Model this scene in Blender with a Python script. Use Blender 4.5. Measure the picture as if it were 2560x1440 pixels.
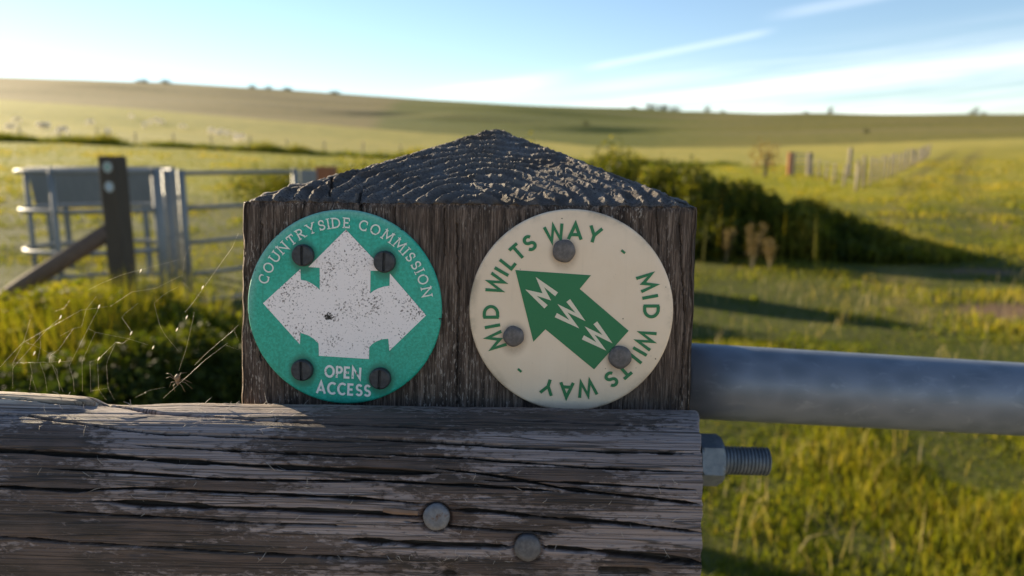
import bpy, math, random
import numpy as np
from mathutils import Vector, Matrix

random.seed(7)
RNG = np.random.default_rng(11)
for o in list(bpy.data.objects):
    bpy.data.objects.remove(o)
SC = bpy.context.scene
COL = SC.collection
R = math.radians

# ------------------------------------------------------------------ camera
EYE = 1.35
FPX = 1850.0                       # focal length in photograph pixels (2560 wide)
PITCH = math.atan(320 / FPX)       # looking slightly down
SUN_AZ = R(-52.0)                  # measured from +Y, negative = left of view
SUN_EL = R(14.8)

cam_d = bpy.data.cameras.new('camera')
cam = bpy.data.objects.new('camera', cam_d)
COL.objects.link(cam)
cam.location = (0, 0, EYE)
cam.rotation_euler = (math.pi / 2 - PITCH, 0, 0)
cam_d.sensor_width = 36
cam_d.lens = 36 * FPX / 2560
cam_d.clip_start = 0.02
cam_d.clip_end = 6000
cam_d.dof.use_dof = True
cam_d.dof.focus_distance = 0.277
cam_d.dof.aperture_fstop = 11.0
SC.camera = cam

# ------------------------------------------------------------------ sky, sun, exposure
SKY_STRENGTH = 0.07
world = bpy.data.worlds.new('World')
SC.world = world
world.use_nodes = True
WN = world.node_tree
WN.nodes.clear()


class NT:
    """tiny node-building helper"""
    def __init__(self, tree):
        self.t = tree

    def n(self, kind, **kw):
        nd = self.t.nodes.new(kind)
        for k, v in kw.items():
            setattr(nd, k, v)
        return nd

    def put(self, sock, v):
        if isinstance(v, bpy.types.NodeSocket):
            self.t.links.new(v, sock)
        elif isinstance(v, (tuple, list)) and len(v) == 3 and sock.type == 'RGBA':
            sock.default_value = (*v, 1)
        else:
            sock.default_value = v

    def math(self, op, a, b=0.0, c=0.0, clamp=False):
        nd = self.n('ShaderNodeMath', operation=op, use_clamp=clamp)
        for i, v in enumerate((a, b, c)):
            self.put(nd.inputs[i], v)
        return nd.outputs[0]

    def vmath(self, op, a, b=(0, 0, 0)):
        nd = self.n('ShaderNodeVectorMath', operation=op)
        self.put(nd.inputs[0], a)
        self.put(nd.inputs[1], b)
        return nd.outputs[0]

    def noise(self, vec, scale=5.0, detail=4.0, rough=0.5, dist=0.0):
        nd = self.n('ShaderNodeTexNoise')
        if vec is not None:
            self.put(nd.inputs['Vector'], vec)
        nd.inputs['Scale'].default_value = scale
        nd.inputs['Detail'].default_value = detail
        nd.inputs['Roughness'].default_value = rough
        nd.inputs['Distortion'].default_value = dist
        return nd.outputs['Fac']

    def voronoi(self, vec, scale=5.0, feature='F1'):
        nd = self.n('ShaderNodeTexVoronoi', feature=feature)
        self.put(nd.inputs['Vector'], vec)
        nd.inputs['Scale'].default_value = scale
        return nd.outputs['Distance']

    def mapping(self, vec, scale=(1, 1, 1), rot=(0, 0, 0), loc=(0, 0, 0)):
        nd = self.n('ShaderNodeMapping')
        self.put(nd.inputs['Vector'], vec)
        nd.inputs['Scale'].default_value = scale
        nd.inputs['Rotation'].default_value = rot
        nd.inputs['Location'].default_value = loc
        return nd.outputs[0]

    def ramp(self, fac, lo, hi):
        nd = self.n('ShaderNodeMapRange', interpolation_type='SMOOTHSTEP')
        self.put(nd.inputs['Value'], fac)
        nd.inputs['From Min'].default_value = lo
        nd.inputs['From Max'].default_value = hi
        return nd.outputs[0]

    def mix(self, fac, a, b, mode='MIX'):
        nd = self.n('ShaderNodeMix', data_type='RGBA', blend_type=mode)
        self.put(nd.inputs[0], fac)
        self.put(nd.inputs[6], a)
        self.put(nd.inputs[7], b)
        return nd.outputs[2]

    def attr(self, name):
        nd = self.n('ShaderNodeAttribute', attribute_name=name)
        return nd

    def bump(self, height, strength=0.5, dist=0.001, normal=None):
        nd = self.n('ShaderNodeBump')
        nd.inputs['Strength'].default_value = strength
        nd.inputs['Distance'].default_value = dist
        self.put(nd.inputs['Height'], height)
        if normal is not None:
            self.put(nd.inputs['Normal'], normal)
        return nd.outputs[0]


def pix_dir(u, v):
    """world direction through photograph pixel (u, v), unit depth along the lens axis"""
    a = (u - 1280) / FPX
    b = (720 - v) / FPX
    return Vector((a, math.cos(PITCH) + b * math.sin(PITCH), -math.sin(PITCH) + b * math.cos(PITCH)))


def azel(u, v):
    d = pix_dir(u, v).normalized()
    return math.atan2(d.x, d.y), math.asin(d.z)


w = NT(WN)
sky = w.n('ShaderNodeTexSky', sky_type='NISHITA')
sky.sun_disc = False
sky.sun_elevation = SUN_EL
sky.sun_rotation = SUN_AZ
sky.altitude = 150
sky.air_density = 1.0
sky.dust_density = 0.04
sky.ozone_density = 2.6
tc = w.n('ShaderNodeTexCoord')
sep = w.n('ShaderNodeSeparateXYZ')
w.put(sep.inputs[0], tc.outputs['Generated'])
AZ = w.math('ARCTAN2', sep.outputs[0], sep.outputs[1])
EL = w.math('ARCSINE', sep.outputs[2])
# cirrus streaks: long filaments rising gently to the right
tilt = w.math('SUBTRACT', EL, w.math('MULTIPLY', AZ, 0.075))
cmb = w.n('ShaderNodeCombineXYZ')
w.put(cmb.inputs[0], w.math('MULTIPLY', AZ, 2.2))
w.put(cmb.inputs[1], w.math('MULTIPLY', tilt, 36.0))
w.put(cmb.inputs[2], 3.1)
st = w.noise(cmb.outputs[0], 1.0, 6.0, 0.55, 0.6)
cmb2 = w.n('ShaderNodeCombineXYZ')
w.put(cmb2.inputs[0], w.math('MULTIPLY', AZ, 2.0))
w.put(cmb2.inputs[1], w.math('MULTIPLY', EL, 6.0))
w.put(cmb2.inputs[2], 1.7)
big = w.noise(cmb2.outputs[0], 1.0, 2.0, 0.5)
band = w.math('MULTIPLY', w.ramp(EL, 0.0, 0.05), w.math('SUBTRACT', 1.0, w.ramp(tilt, 0.06, 0.125)))
side = w.ramp(AZ, -0.30, 0.25)
cmb3 = w.n('ShaderNodeCombineXYZ')
w.put(cmb3.inputs[0], w.math('MULTIPLY', AZ, 5.0))
w.put(cmb3.inputs[1], w.math('MULTIPLY', tilt, 150.0))
w.put(cmb3.inputs[2], 9.4)
fine_ = w.noise(cmb3.outputs[0], 1.0, 6.0, 0.6, 0.5)
st2 = w.math('ADD', w.math('MULTIPLY', st, 0.72), w.math('MULTIPLY', fine_, 0.28))
cir = w.math('MULTIPLY', w.ramp(st2, 0.33, 0.64), w.ramp(big, 0.18, 0.40))
cir = w.math('MULTIPLY', w.math('MULTIPLY', cir, band), side)


def trail(p, q, width, soft):
    (a0, e0), (a1, e1) = azel(*p), azel(*q)
    L = math.hypot(a1 - a0, e1 - e0)
    dx, dy = (a1 - a0) / L, (e1 - e0) / L
    ra = w.math('SUBTRACT', AZ, a0)
    re = w.math('SUBTRACT', EL, e0)
    along = w.math('ADD', w.math('MULTIPLY', ra, dx), w.math('MULTIPLY', re, dy))
    perp = w.math('ABSOLUTE', w.math('ADD', w.math('MULTIPLY', ra, -dy), w.math('MULTIPLY', re, dx)))
    perp = w.math('ADD', perp, w.math('MULTIPLY', w.math('SUBTRACT', st, 0.5), width * 0.7))
    core = w.math('SUBTRACT', 1.0, w.ramp(perp, width * 0.15, width))
    ends = w.math('MULTIPLY', w.ramp(along, 0.0, soft), w.math('SUBTRACT', 1.0, w.ramp(along, L - soft, L)))
    return w.math('MULTIPLY', core, ends)


cl = w.math('ADD', w.math('MULTIPLY', cir, 0.95), w.math('MULTIPLY', trail((1440, 175), (1960, 70), 0.0065, 0.04), 0.42))
cl = w.math('ADD', cl, w.math('MULTIPLY', trail((1880, 50), (2330, -35), 0.010, 0.07), 0.35))
cl = w.math('ADD', cl, w.math('MULTIPLY', trail((1000, 245), (1470, 185), 0.014, 0.09), 0.5), clamp=True)
cloudcol = w.vmath('ADD', w.vmath('MULTIPLY', sky.outputs[0], (0.8, 0.8, 0.8)), (3.0, 2.9, 2.8))
mixed = w.mix(cl, sky.outputs[0], cloudcol)
bg = w.n('ShaderNodeBackground')
w.put(bg.inputs[0], mixed)
bg.inputs[1].default_value = SKY_STRENGTH
wo = w.n('ShaderNodeOutputWorld')
WN.links.new(bg.outputs[0], wo.inputs[0])

sun_d = bpy.data.lights.new('sun', 'SUN')
sun_d.energy = 5.0
sun_d.angle = R(0.53)
sun_d.color = (1.0, 0.85, 0.58)
sun = bpy.data.objects.new('sun', sun_d)
COL.objects.link(sun)
SUNV = Vector((math.sin(SUN_AZ) * math.cos(SUN_EL), math.cos(SUN_AZ) * math.cos(SUN_EL), math.sin(SUN_EL)))
sun.rotation_euler = SUNV.to_track_quat('Z', 'Y').to_euler()
sun.location = SUNV * 50

vs = SC.view_settings
vs.view_transform = 'Standard'
vs.look = 'None'
vs.gamma = 1
vs.use_curve_mapping = False
vs.exposure = 1.56
vs.use_white_balance = True
vs.white_balance_temperature = 6700
vs.white_balance_tint = 14
SC.cycles.use_denoising = True
SC.cycles.max_bounces = 6
SC.cycles.diffuse_bounces = 3
SC.cycles.glossy_bounces = 2
SC.cycles.transmission_bounces = 3
SC.cycles.transparent_max_bounces = 4
SC.cycles.sample_clamp_indirect = 5

# ------------------------------------------------------------------ numpy noise

def _h(ix, iy, iz, seed):
    h = (ix.astype(np.uint32) * np.uint32(374761393) + iy.astype(np.uint32) * np.uint32(668265263)
         + iz.astype(np.uint32) * np.uint32(2147483647) + np.uint32(seed * 974711 & 0xffffffff))
    h = (h ^ (h >> np.uint32(13))) * np.uint32(1274126177)
    h = (h ^ (h >> np.uint32(16))) * np.uint32(2246822519)
    h = h ^ (h >> np.uint32(15))
    return h.astype(np.float64) / 2147483647.5 - 1.0


def vnoise(x, y, z=0.0, seed=0):
    x, y, z = np.broadcast_arrays(np.asarray(x, float), np.asarray(y, float), np.asarray(z, float))
    fx, fy, fz = np.floor(x), np.floor(y), np.floor(z)
    ix, iy, iz = (f.astype(np.int64) for f in (fx, fy, fz))
    tx, ty, tz = x - fx, y - fy, z - fz
    tx, ty, tz = (t * t * (3 - 2 * t) for t in (tx, ty, tz))
    out = 0
    for a in (0, 1):
        for b in (0, 1):
            for c in (0, 1):
                wgt = (tx if a else 1 - tx) * (ty if b else 1 - ty) * (tz if c else 1 - tz)
                out = out + wgt * _h(ix + a, iy + b, iz + c, seed)
    return out


def fbm(x, y, z=0.0, seed=0, octv=4, gain=0.5):
    out, amp, f = 0, 1.0, 1.0
    for k in range(octv):
        out = out + amp * vnoise(np.asarray(x) * f, np.asarray(y) * f, np.asarray(z) * f, seed + k * 17)
        amp *= gain
        f *= 2.03
    return out


def sstep(a, b, x):
    t = np.clip((x - a) / (b - a), 0, 1)
    return t * t * (3 - 2 * t)

# ------------------------------------------------------------------ mesh helpers

def tag(o, label=None, cat=None, group=None, kind=None):
    if label:
        o['label'] = label
    if cat:
        o['category'] = cat
    if group:
        o['group'] = group
    if kind:
        o['kind'] = kind
    return o


def raw_mesh(name, V, F, mat=None, smooth=True):
    me = bpy.data.meshes.new(name)
    V = np.asarray(V, dtype=np.float32).reshape(-1, 3)
    if isinstance(F, np.ndarray):
        nf, k = F.shape
        me.vertices.add(len(V))
        me.vertices.foreach_set('co', V.ravel())
        me.loops.add(nf * k)
        me.loops.foreach_set('vertex_index', F.astype(np.int32).ravel())
        me.polygons.add(nf)
        me.polygons.foreach_set('loop_start', np.arange(0, nf * k, k, dtype=np.int32))
        me.polygons.foreach_set('loop_total', np.full(nf, k, dtype=np.int32))
        me.update(calc_edges=True)
    else:
        me.from_pydata([tuple(map(float, p)) for p in V], [], [tuple(f) for f in F])
        me.update()
    me.polygons.foreach_set('use_smooth', np.full(len(me.polygons), smooth, dtype=bool))
    if mat:
        me.materials.append(mat)
    return me


def obj(name, me, parent=None, loc=None, matrix=None):
    o = bpy.data.objects.new(name, me)
    COL.objects.link(o)
    if parent:
        o.parent = parent
    if matrix is not None:
        o.matrix_world = matrix
    if loc is not None:
        o.location = loc
    return o


def empty(name, loc=(0, 0, 0), matrix=None):
    o = bpy.data.objects.new(name, None)
    COL.objects.link(o)
    o.empty_display_size = 0.05
    if matrix is not None:
        o.matrix_world = matrix
    else:
        o.location = loc
    return o


def put_attr(me, name, arr):
    at = me.attributes.new(name, 'FLOAT', 'POINT')
    at.data.foreach_set('value', np.asarray(arr, dtype=np.float32).ravel())


def put_col(me, name, arr):
    at = me.attributes.new(name, 'FLOAT_COLOR', 'POINT')
    a = np.ones((len(arr), 4), dtype=np.float32)
    a[:, :3] = arr
    at.data.foreach_set('color', a.ravel())


class MB:
    """collects simple solids into one mesh"""
    def __init__(self):
        self.V, self.F = [], []

    def add(self, vs_, fs):
        b = len(self.V)
        self.V += [tuple(v) for v in vs_]
        self.F += [tuple(i + b for i in f) for f in fs]

    def tube(self, pts, rad, seg=10, cap=True, jitter=0.0):
        pts = [Vector(p) for p in pts]
        n = len(pts)
        rad = [rad] * n if not hasattr(rad, '__len__') else rad
        rings = []
        for i, p in enumerate(pts):
            t = (pts[min(i + 1, n - 1)] - pts[max(i - 1, 0)]).normalized()
            ref = Vector((0, 0, 1)) if abs(t.z) < 0.9 else Vector((1, 0, 0))
            a = t.cross(ref).normalized()
            b = a.cross(t)
            rings.append([p + (a * math.cos(k * math.tau / seg) + b * math.sin(k * math.tau / seg)) * rad[i]
                          * (1 + jitter * random.uniform(-1, 1)) for k in range(seg)])
        vs_ = [v for r_ in rings for v in r_]
        fs = []
        for i in range(n - 1):
            for k in range(seg):
                k2 = (k + 1) % seg
                fs.append((i * seg + k, i * seg + k2, (i + 1) * seg + k2, (i + 1) * seg + k))
        if cap:
            fs.append(tuple(range(seg))[::-1])
            fs.append(tuple((n - 1) * seg + k for k in range(seg)))
        self.add(vs_, fs)
        return self

    def box(self, c, s, rot=None, bevel=0.0):
        c = Vector(c)
        hx, hy, hz = (q / 2 for q in s)
        if bevel <= 0:
            vs_ = [Vector((x * hx, y * hy, z * hz)) for z in (-1, 1) for y in (-1, 1) for x in (-1, 1)]
            fs = [(0, 2, 3, 1), (4, 5, 7, 6), (0, 1, 5, 4), (2, 6, 7, 3), (0, 4, 6, 2), (1, 3, 7, 5)]
        else:
            vs_, fs = [], []
            b = bevel
            prof = []
            for (px, py) in ((hx - b, -hy), (hx, -hy + b), (hx, hy - b), (hx - b, hy), (-hx + b, hy), (-hx, hy - b), (-hx, -hy + b), (-hx + b, -hy)):
                prof.append((px, py))
            lev = [(-hz, b), (-hz + b, 0), (hz - b, 0), (hz, b)]
            for z, ins in lev:
                for px, py in prof:
                    vs_.append(Vector((px - math.copysign(min(ins, abs(px)), px), py - math.copysign(min(ins, abs(py)), py), z)))
            for i in range(3):
                for k in range(8):
                    k2 = (k + 1) % 8
                    fs.append((i * 8 + k, i * 8 + k2, (i + 1) * 8 + k2, (i + 1) * 8 + k))
            fs.append(tuple(range(8))[::-1])
            fs.append(tuple(24 + k for k in range(8)))
        if rot is not None:
            vs_ = [rot @ v for v in vs_]
        self.add([v + c for v in vs_], fs)
        return self

    def lathe(self, prof, seg=32, close=True):
        """prof: (radius, height) pairs about local -Y (faces the viewer of the sign): height grows towards -Y"""
        vs_, fs = [], []
        for r_, h in prof:
            for k in range(seg):
                a = k * math.tau / seg
                vs_.append((r_ * math.cos(a), -h, r_ * math.sin(a)))
        for i in range(len(prof) - 1):
            for k in range(seg):
                k2 = (k + 1) % seg
                fs.append((i * seg + k, i * seg + k2, (i + 1) * seg + k2, (i + 1) * seg + k))
        if close:
            fs.append(tuple((len(prof) - 1) * seg + k for k in range(seg)))
        self.add(vs_, fs)
        return self

    def build(self, name, mat, parent=None, smooth=False, loc=None):
        me = raw_mesh(name, self.V, self.F, mat, smooth)
        return obj(name, me, parent, loc)


def new_mat(name):
    m = bpy.data.materials.new(name)
    m.use_nodes = True
    m.node_tree.nodes.clear()
    t = NT(m.node_tree)
    out = t.n('ShaderNodeOutputMaterial')
    return m, t, out


def principled(t, out, col, rough=0.7, metal=0.0, spec=0.5, normal=None, sheen=0.0):
    p = t.n('ShaderNodeBsdfPrincipled')
    t.put(p.inputs['Base Color'], col)
    t.put(p.inputs['Roughness'], rough)
    t.put(p.inputs['Metallic'], metal)
    p.inputs['Specular IOR Level'].default_value = spec
    if sheen:
        p.inputs['Sheen Weight'].default_value = sheen
        p.inputs['Sheen Roughness'].default_value = 0.5
    if normal is not None:
        t.put(p.inputs['Normal'], normal)
    t.t.links.new(p.outputs[0], out.inputs[0])
    return p


def objco(t):
    return t.n('ShaderNodeTexCoord').outputs['Object']


def leaf_mat(name, c0, c1, c2, trans=0.5, rough=0.6):
    """foliage lit from behind: diffuse and translucent; per-leaf 'tint' picks the hue"""
    m, t, out = new_mat(name)
    a = t.attr('tint').outputs['Fac']
    col = t.mix(t.ramp(a, 0.0, 0.55), c0, c1)
    col = t.mix(t.ramp(a, 0.55, 1.0), col, c2)
    d = t.n('ShaderNodeBsdfPrincipled')
    t.put(d.inputs['Base Color'], col)
    d.inputs['Roughness'].default_value = rough
    d.inputs['Specular IOR Level'].default_value = 0.25
    tr = t.n('ShaderNodeBsdfTranslucent')
    t.put(tr.inputs[0], t.mix(1.0, col, (1.0, 0.95, 0.35), 'MULTIPLY'))
    mx = t.n('ShaderNodeMixShader')
    mx.inputs[0].default_value = trans
    t.t.links.new(d.outputs[0], mx.inputs[1])
    t.t.links.new(tr.outputs[0], mx.inputs[2])
    t.t.links.new(mx.outputs[0], out.inputs[0])
    return m

# ------------------------------------------------------------------ terrain
KU = np.array([-2500, 0, 640, 1280, 1900, 2560, 5000], float)       # photograph columns the relief was surveyed along
KD = np.array([0.5, 5, 9, 15, 30, 60, 120, 250, 400, 600, 720, 1000, 1600], float)   # distances in metres
#  rows at which the ground at those distances appears (0 = flat at z 0)
KR = [
    [0, 0, 0, 515, 412, 342, 300, 235, 210, 186, 176, 190, 220],
    [0, 0, 0, 522, 420, 352, 310, 243, 215, 190, 190, 210, 240],
    [0, 0, 0, 545, 450, 384, 345, 290, 250, 214, 216, 235, 260],
    [0, 0, 0, 562, 477, 418, 376, 335, 302, 270, 270, 285, 300],
    [0, 0, 0, 560, 478, 425, 380, 338, 306, 290, 285, 295, 310],
    [0, 0, 0, 545, 448, 392, 345, 312, 298, 290, 287, 300, 310],
    [0, 0, 0, 545, 445, 385, 340, 310, 296, 288, 284, 300, 310],
]
KZ = np.zeros((len(KU), len(KD)))
for i in range(len(KU)):
    for j, d in enumerate(KD):
        if KR[i][j]:
            beta = PITCH - math.atan((720 - KR[i][j]) / FPX)
            KZ[i, j] = EYE - d * math.tan(beta)
KT = (KU - 1280) / FPX * 0.985
TT = np.linspace(-2.4, 2.4, 193)
LD = np.linspace(math.log(0.5), math.log(1600), 260)
_tmp = np.array([np.interp(LD, np.log(KD), KZ[i]) for i in range(len(KU))])
TAB = np.array([np.interp(TT, KT, _tmp[:, j]) for j in range(len(LD))])      # [depth, t]


def _smooth(a, axis, s):
    k = np.exp(-0.5 * (np.arange(-3 * s, 3 * s + 1) / s) ** 2)
    k /= k.sum()
    pad = [(0, 0), (0, 0)]
    pad[axis] = (3 * s, 3 * s)
    a = np.pad(a, pad, mode='edge')
    return np.apply_along_axis(lambda r_: np.convolve(r_, k, 'valid'), axis, a)


TAB = _smooth(_smooth(TAB, 0, 5), 1, 7)


def ground_z(x, y):
    x = np.asarray(x, float)
    y = np.asarray(y, float)
    d = np.clip(y, 0.5, 1599)
    t = np.clip(x / np.maximum(d, 1.0), -2.39, 2.39)
    fi = (np.log(d) - LD[0]) / (LD[1] - LD[0])
    fj = (t - TT[0]) / (TT[1] - TT[0])
    i = np.clip(fi.astype(int), 0, len(LD) - 2)
    j = np.clip(fj.astype(int), 0, len(TT) - 2)
    a, b = fi - i, fj - j
    z = TAB[i, j] * (1 - a) * (1 - b) + TAB[i + 1, j] * a * (1 - b) + TAB[i, j + 1] * (1 - a) * b + TAB[i + 1, j + 1] * a * b
    # dry coombes and spurs on the down
    def spur(u, dd, h, ru, rd, skew=0.0):
        cx = (u - 1280) / FPX * dd
        ex = (x - cx) - skew * (y - dd)
        return h * np.exp(-(ex / ru) ** 2 - ((y - dd) / rd) ** 2)
    z = z + spur(1180, 330, 2.0, 40, 50, 0.25) - spur(1000, 300, 1.3, 10, 38, 0.3)
    z = z + spur(1300, 430, 3.0, 60, 45, 0.2) + spur(1440, 250, 1.6, 24, 26, 0.8) - spur(1570, 240, 1.5, 14, 30, 0.6)
    z = z + spur(380, 420, 3, 60, 50, 0.4) - spur(560, 440, 3, 40, 50, 0.4)
    z = z + spur(2150, 300, 1.5, 60, 30, 0.2)
    z = z + 1.3 * fbm(x / 95, y / 70, 0.3, 5, 2) * sstep(120, 300, y)
    z = z + 0.035 * fbm(x / 2.2, y / 2.2, 0.2, 3, 3) * sstep(1.0, 3.0, y) + 0.05 * fbm(x / 9, y / 9, 0.7, 9, 2) * sstep(8, 20, y)
    return z


def gz(x, y):
    return float(ground_z(np.array([x]), np.array([y]))[0])


def ground_at(u, v, dmax=900.0):
    """where the ray through photograph pixel (u, v) meets the ground"""
    d = pix_dir(u, v)
    s = np.exp(np.linspace(math.log(1.0), math.log(dmax), 1500))
    x, y, z = d.x * s, d.y * s, EYE + d.z * s
    hit = np.nonzero(ground_z(x, y) >= z)[0]
    k = hit[0] if len(hit) else len(s) - 1
    return Vector((x[k], y[k], gz(x[k], y[k])))


def at(u, v, y):
    """point at distance y (along the ground) seen through photograph pixel (u, v)"""
    d = pix_dir(u, v)
    return Vector((d.x, d.y, d.z)) * (y / d.y) + Vector((0, 0, EYE))


ys = np.concatenate([-np.exp(np.linspace(math.log(250), math.log(1.0), 40)), np.linspace(-0.8, 1.6, 10),
                     np.exp(np.linspace(math.log(1.8), math.log(1550), 400))])
ts = np.concatenate([np.linspace(-2.3, -0.95, 30), np.linspace(-0.94, 0.94, 280), np.linspace(0.95, 2.3, 30)])
GX = ts[None, :] * (np.abs(ys)[:, None] + 5)
GY = np.repeat(ys[:, None], len(ts), 1)
GZ = ground_z(GX, GY)
nr, nc = GX.shape
idx = np.arange(nr * nc).reshape(nr, nc)
GF = np.stack([idx[:-1, :-1], idx[:-1, 1:], idx[1:, 1:], idx[1:, :-1]], -1).reshape(-1, 4)
GU = 1280 + FPX * (GX / np.maximum(GY, 1.0)) / 0.985
FENCE_A = ground_at(2140, 478)
FENCE_B = ground_at(2322, 392)


def right_of_fence(x, y):
    dx, dy = FENCE_B.x - FENCE_A.x, FENCE_B.y - FENCE_A.y
    return ((x - FENCE_A.x) * dy - (y - FENCE_A.y) * dx) / math.hypot(dx, dy)   # metres, + = track side


def lerp(a, b, f):
    return np.asarray(a)[None, None, :] * (1 - f[..., None]) + np.asarray(b)[None, None, :] * f[..., None] if np.ndim(a) == 1 else a * (1 - f[..., None]) + np.asarray(b) * f[..., None]


MEADOW = (0.25, 0.235, 0.012)
STRAW = (0.33, 0.29, 0.065)
PASTURE = (0.29, 0.265, 0.03)
TAN = (0.195, 0.16, 0.055)
OLIVE = (0.115, 0.128, 0.016)
TRACK = (0.28, 0.245, 0.035)
wob = fbm(GX / 30, GY / 30, 0, 21, 3)
wob2 = fbm(GX / 120, GY / 60, 0, 22, 3)
C = np.broadcast_to(np.array(MEADOW), GX.shape + (3,)).copy()
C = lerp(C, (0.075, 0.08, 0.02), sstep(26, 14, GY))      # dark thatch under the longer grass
lineY = 60 + 0 * GX
f_st = sstep(lineY - 1.5, lineY + 1.5, GY)
C = lerp(C, STRAW, f_st)
C = lerp(C, PASTURE, f_st * sstep(700, 300, GU + wob * 60) * sstep(75, 110, GY))
hillY = np.interp(GU, [-800, 0, 640, 1280, 1500, 2560, 4000], [255, 240, 185, 150, 120, 120, 120])
f_h = sstep(hillY * 0.985, hillY * 1.015, GY)
hc = lerp(np.array(TAN), OLIVE, sstep(955, 1000, GU + 14 * wob2 + (GY - 400) * -0.22))
hc = lerp(hc, (0.17, 0.155, 0.032), sstep(1500, 1900, GU + 50 * wob2))
hc = lerp(hc, (0.19, 0.155, 0.07), sstep(0.1, 0.9, wob2) * 0.6)
C = C * (1 - f_h[..., None]) + hc * f_h[..., None]
rf = right_of_fence(GX, GY)
f_tr = sstep(-0.5, 1.5, rf) * sstep(20, 30, GY) * sstep(FENCE_B.y * 1.6, FENCE_B.y * 0.9, GY)
C = lerp(C, TRACK, f_tr)
C = lerp(C, (0.28, 0.245, 0.035), sstep(15, 40, GY) * sstep(1950, 2250, GU) * (1 - f_st) * 0.7)
TP = [ground_at(2620, 900), ground_at(2420, 640), ground_at(2335, 520), ground_at(2345, 440), ground_at(2385, 400), ground_at(2440, 360)]
tcx = np.interp(GY, [p.y for p in TP], [p.x for p in TP])
wheel = np.minimum(np.abs(GX - tcx - 0.85 - 0.006 * GY), np.abs(GX - tcx + 0.85 + 0.006 * GY))
f_w = sstep(0.35 + 0.008 * GY, 0.12, wheel) * sstep(5, 8, GY) * sstep(95, 60, GY)
C = lerp(C, (0.15, 0.125, 0.04), f_w * (0.55 + 0.25 * np.clip(wob, -1, 1)))
C = lerp(C, (0.42, 0.36, 0.25), sstep(0.9, 0.2, GY + 0.25 * fbm(GX, GY, 0, 33, 3)))     # added pale ground out of view, bouncing warm fill onto the post
# worn mud on the track and under the kissing gate
MUDS = [(ground_at(2450, 680), 0.6, 0.22), (ground_at(2560, 780), 0.8, 0.4), (ground_at(560, 800), 0.55, 0.45), (ground_at(2300, 640), 0.3, 0.15)]
mud = np.zeros_like(GX)
for p, a, b in MUDS:
    mud = np.maximum(mud, np.exp(-((GX - p.x) / a) ** 2 - ((GY - p.y) / b) ** 2))
mudf = sstep(0.3, 0.7, mud + 0.2 * fbm(GX * 2, GY * 2, 0, 31, 3))
C = lerp(C, (0.15, 0.10, 0.06), mudf)

mg, t, out = new_mat('downland')
a = t.attr('field').outputs['Color']
pos = t.n('ShaderNodeNewGeometry').outputs['Position']
n1 = t.noise(t.mapping(pos, (1, 1, 0.2)), 0.35, 6, 0.6)
n2 = t.noise(pos, 6.0, 5, 0.65)
n3 = t.noise(t.mapping(pos, (0.25, 1, 1)), 0.06, 4, 0.5)
c = t.mix(t.ramp(n1, 0.3, 0.7), t.mix(1.0, a, (0.72, 0.78, 0.7), 'MULTIPLY'), t.mix(1.0, a, (1.18, 1.1, 1.1), 'MULTIPLY'))
c = t.mix(t.math('MULTIPLY', t.ramp(n2, 0.35, 0.7), 0.35), c, t.mix(1.0, a, (0.55, 0.6, 0.5), 'MULTIPLY'))
c = t.mix(t.math('MULTIPLY', t.ramp(n3, 0.45, 0.62), 0.3), c, t.mix(1.0, a, (1.2, 1.05, 1.0), 'MULTIPLY'))
nb = t.bump(n2, 0.5, 0.05)
principled(t, out, c, 0.95, 0, 0.1, nb)
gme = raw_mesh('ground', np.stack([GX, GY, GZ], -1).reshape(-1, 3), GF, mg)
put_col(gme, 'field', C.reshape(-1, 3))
tag(obj('ground', gme), kind='structure')

# ------------------------------------------------------------------ grass

def blades(name, P, H, W, tint, mat, lean=0.35, bias=(0, 0), curl=0.6):
    """P base points (n,3); every blade a tapering strip of three faces"""
    n = len(P)
    az = RNG.uniform(0, math.tau, n)
    side = np.stack([np.cos(az), np.sin(az), np.zeros(n)], -1)
    la = RNG.uniform(0, math.tau, n)
    lm = np.abs(RNG.normal(0, lean, n))
    ldir = np.stack([np.cos(la) * lm + bias[0], np.sin(la) * lm + bias[1], np.zeros(n)], -1)
    Hc, Wc = H[:, None], W[:, None]
    m1 = P + np.array([0, 0, 0.5]) * Hc + ldir * Hc * 0.35
    m2 = P + np.array([0, 0, 1.0]) * Hc * np.clip(1 - 0.35 * lm[:, None], 0.4, 1) + ldir * Hc * (0.7 + curl * 0.5)
    V = np.stack([P - side * Wc / 2, P + side * Wc / 2, m1 - side * Wc * 0.4, m1 + side * Wc * 0.4, m2], 1)
    b = np.arange(n)[:, None] * 5
    F = np.concatenate([b + np.array([0, 1, 3]), b + np.array([0, 3, 2]), b + np.array([2, 3, 4])], 0)
    me = raw_mesh(name, V.reshape(-1, 3), F, mat, True)
    put_attr(me, 'tint', np.repeat(tint, 5))
    return me


def scatter(n, y0, y1, t0=-0.95, t1=0.95, p=1.0):
    y = y0 * (y1 / y0) ** RNG.uniform(0, 1, n) if p == 0 else (y0 ** p + RNG.uniform(0, 1, n) * (y1 ** p - y0 ** p)) ** (1 / p)
    x = RNG.uniform(t0, t1, n) * (y + 0.6)
    return x, y


M_GRASS = leaf_mat('meadow_grass', (0.06, 0.095, 0.008), (0.18, 0.19, 0.013), (0.34, 0.27, 0.045), 0.55)
M_DRY = leaf_mat('dry_grass', (0.30, 0.23, 0.09), (0.42, 0.33, 0.15), (0.5, 0.42, 0.24), 0.4)


def mud_at(x, y):
    m_ = np.zeros_like(x)
    for p, a, b in MUDS:
        m_ = np.maximum(m_, np.exp(-((x - p.x) / a) ** 2 - ((y - p.y) / b) ** 2))
    return m_


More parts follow.
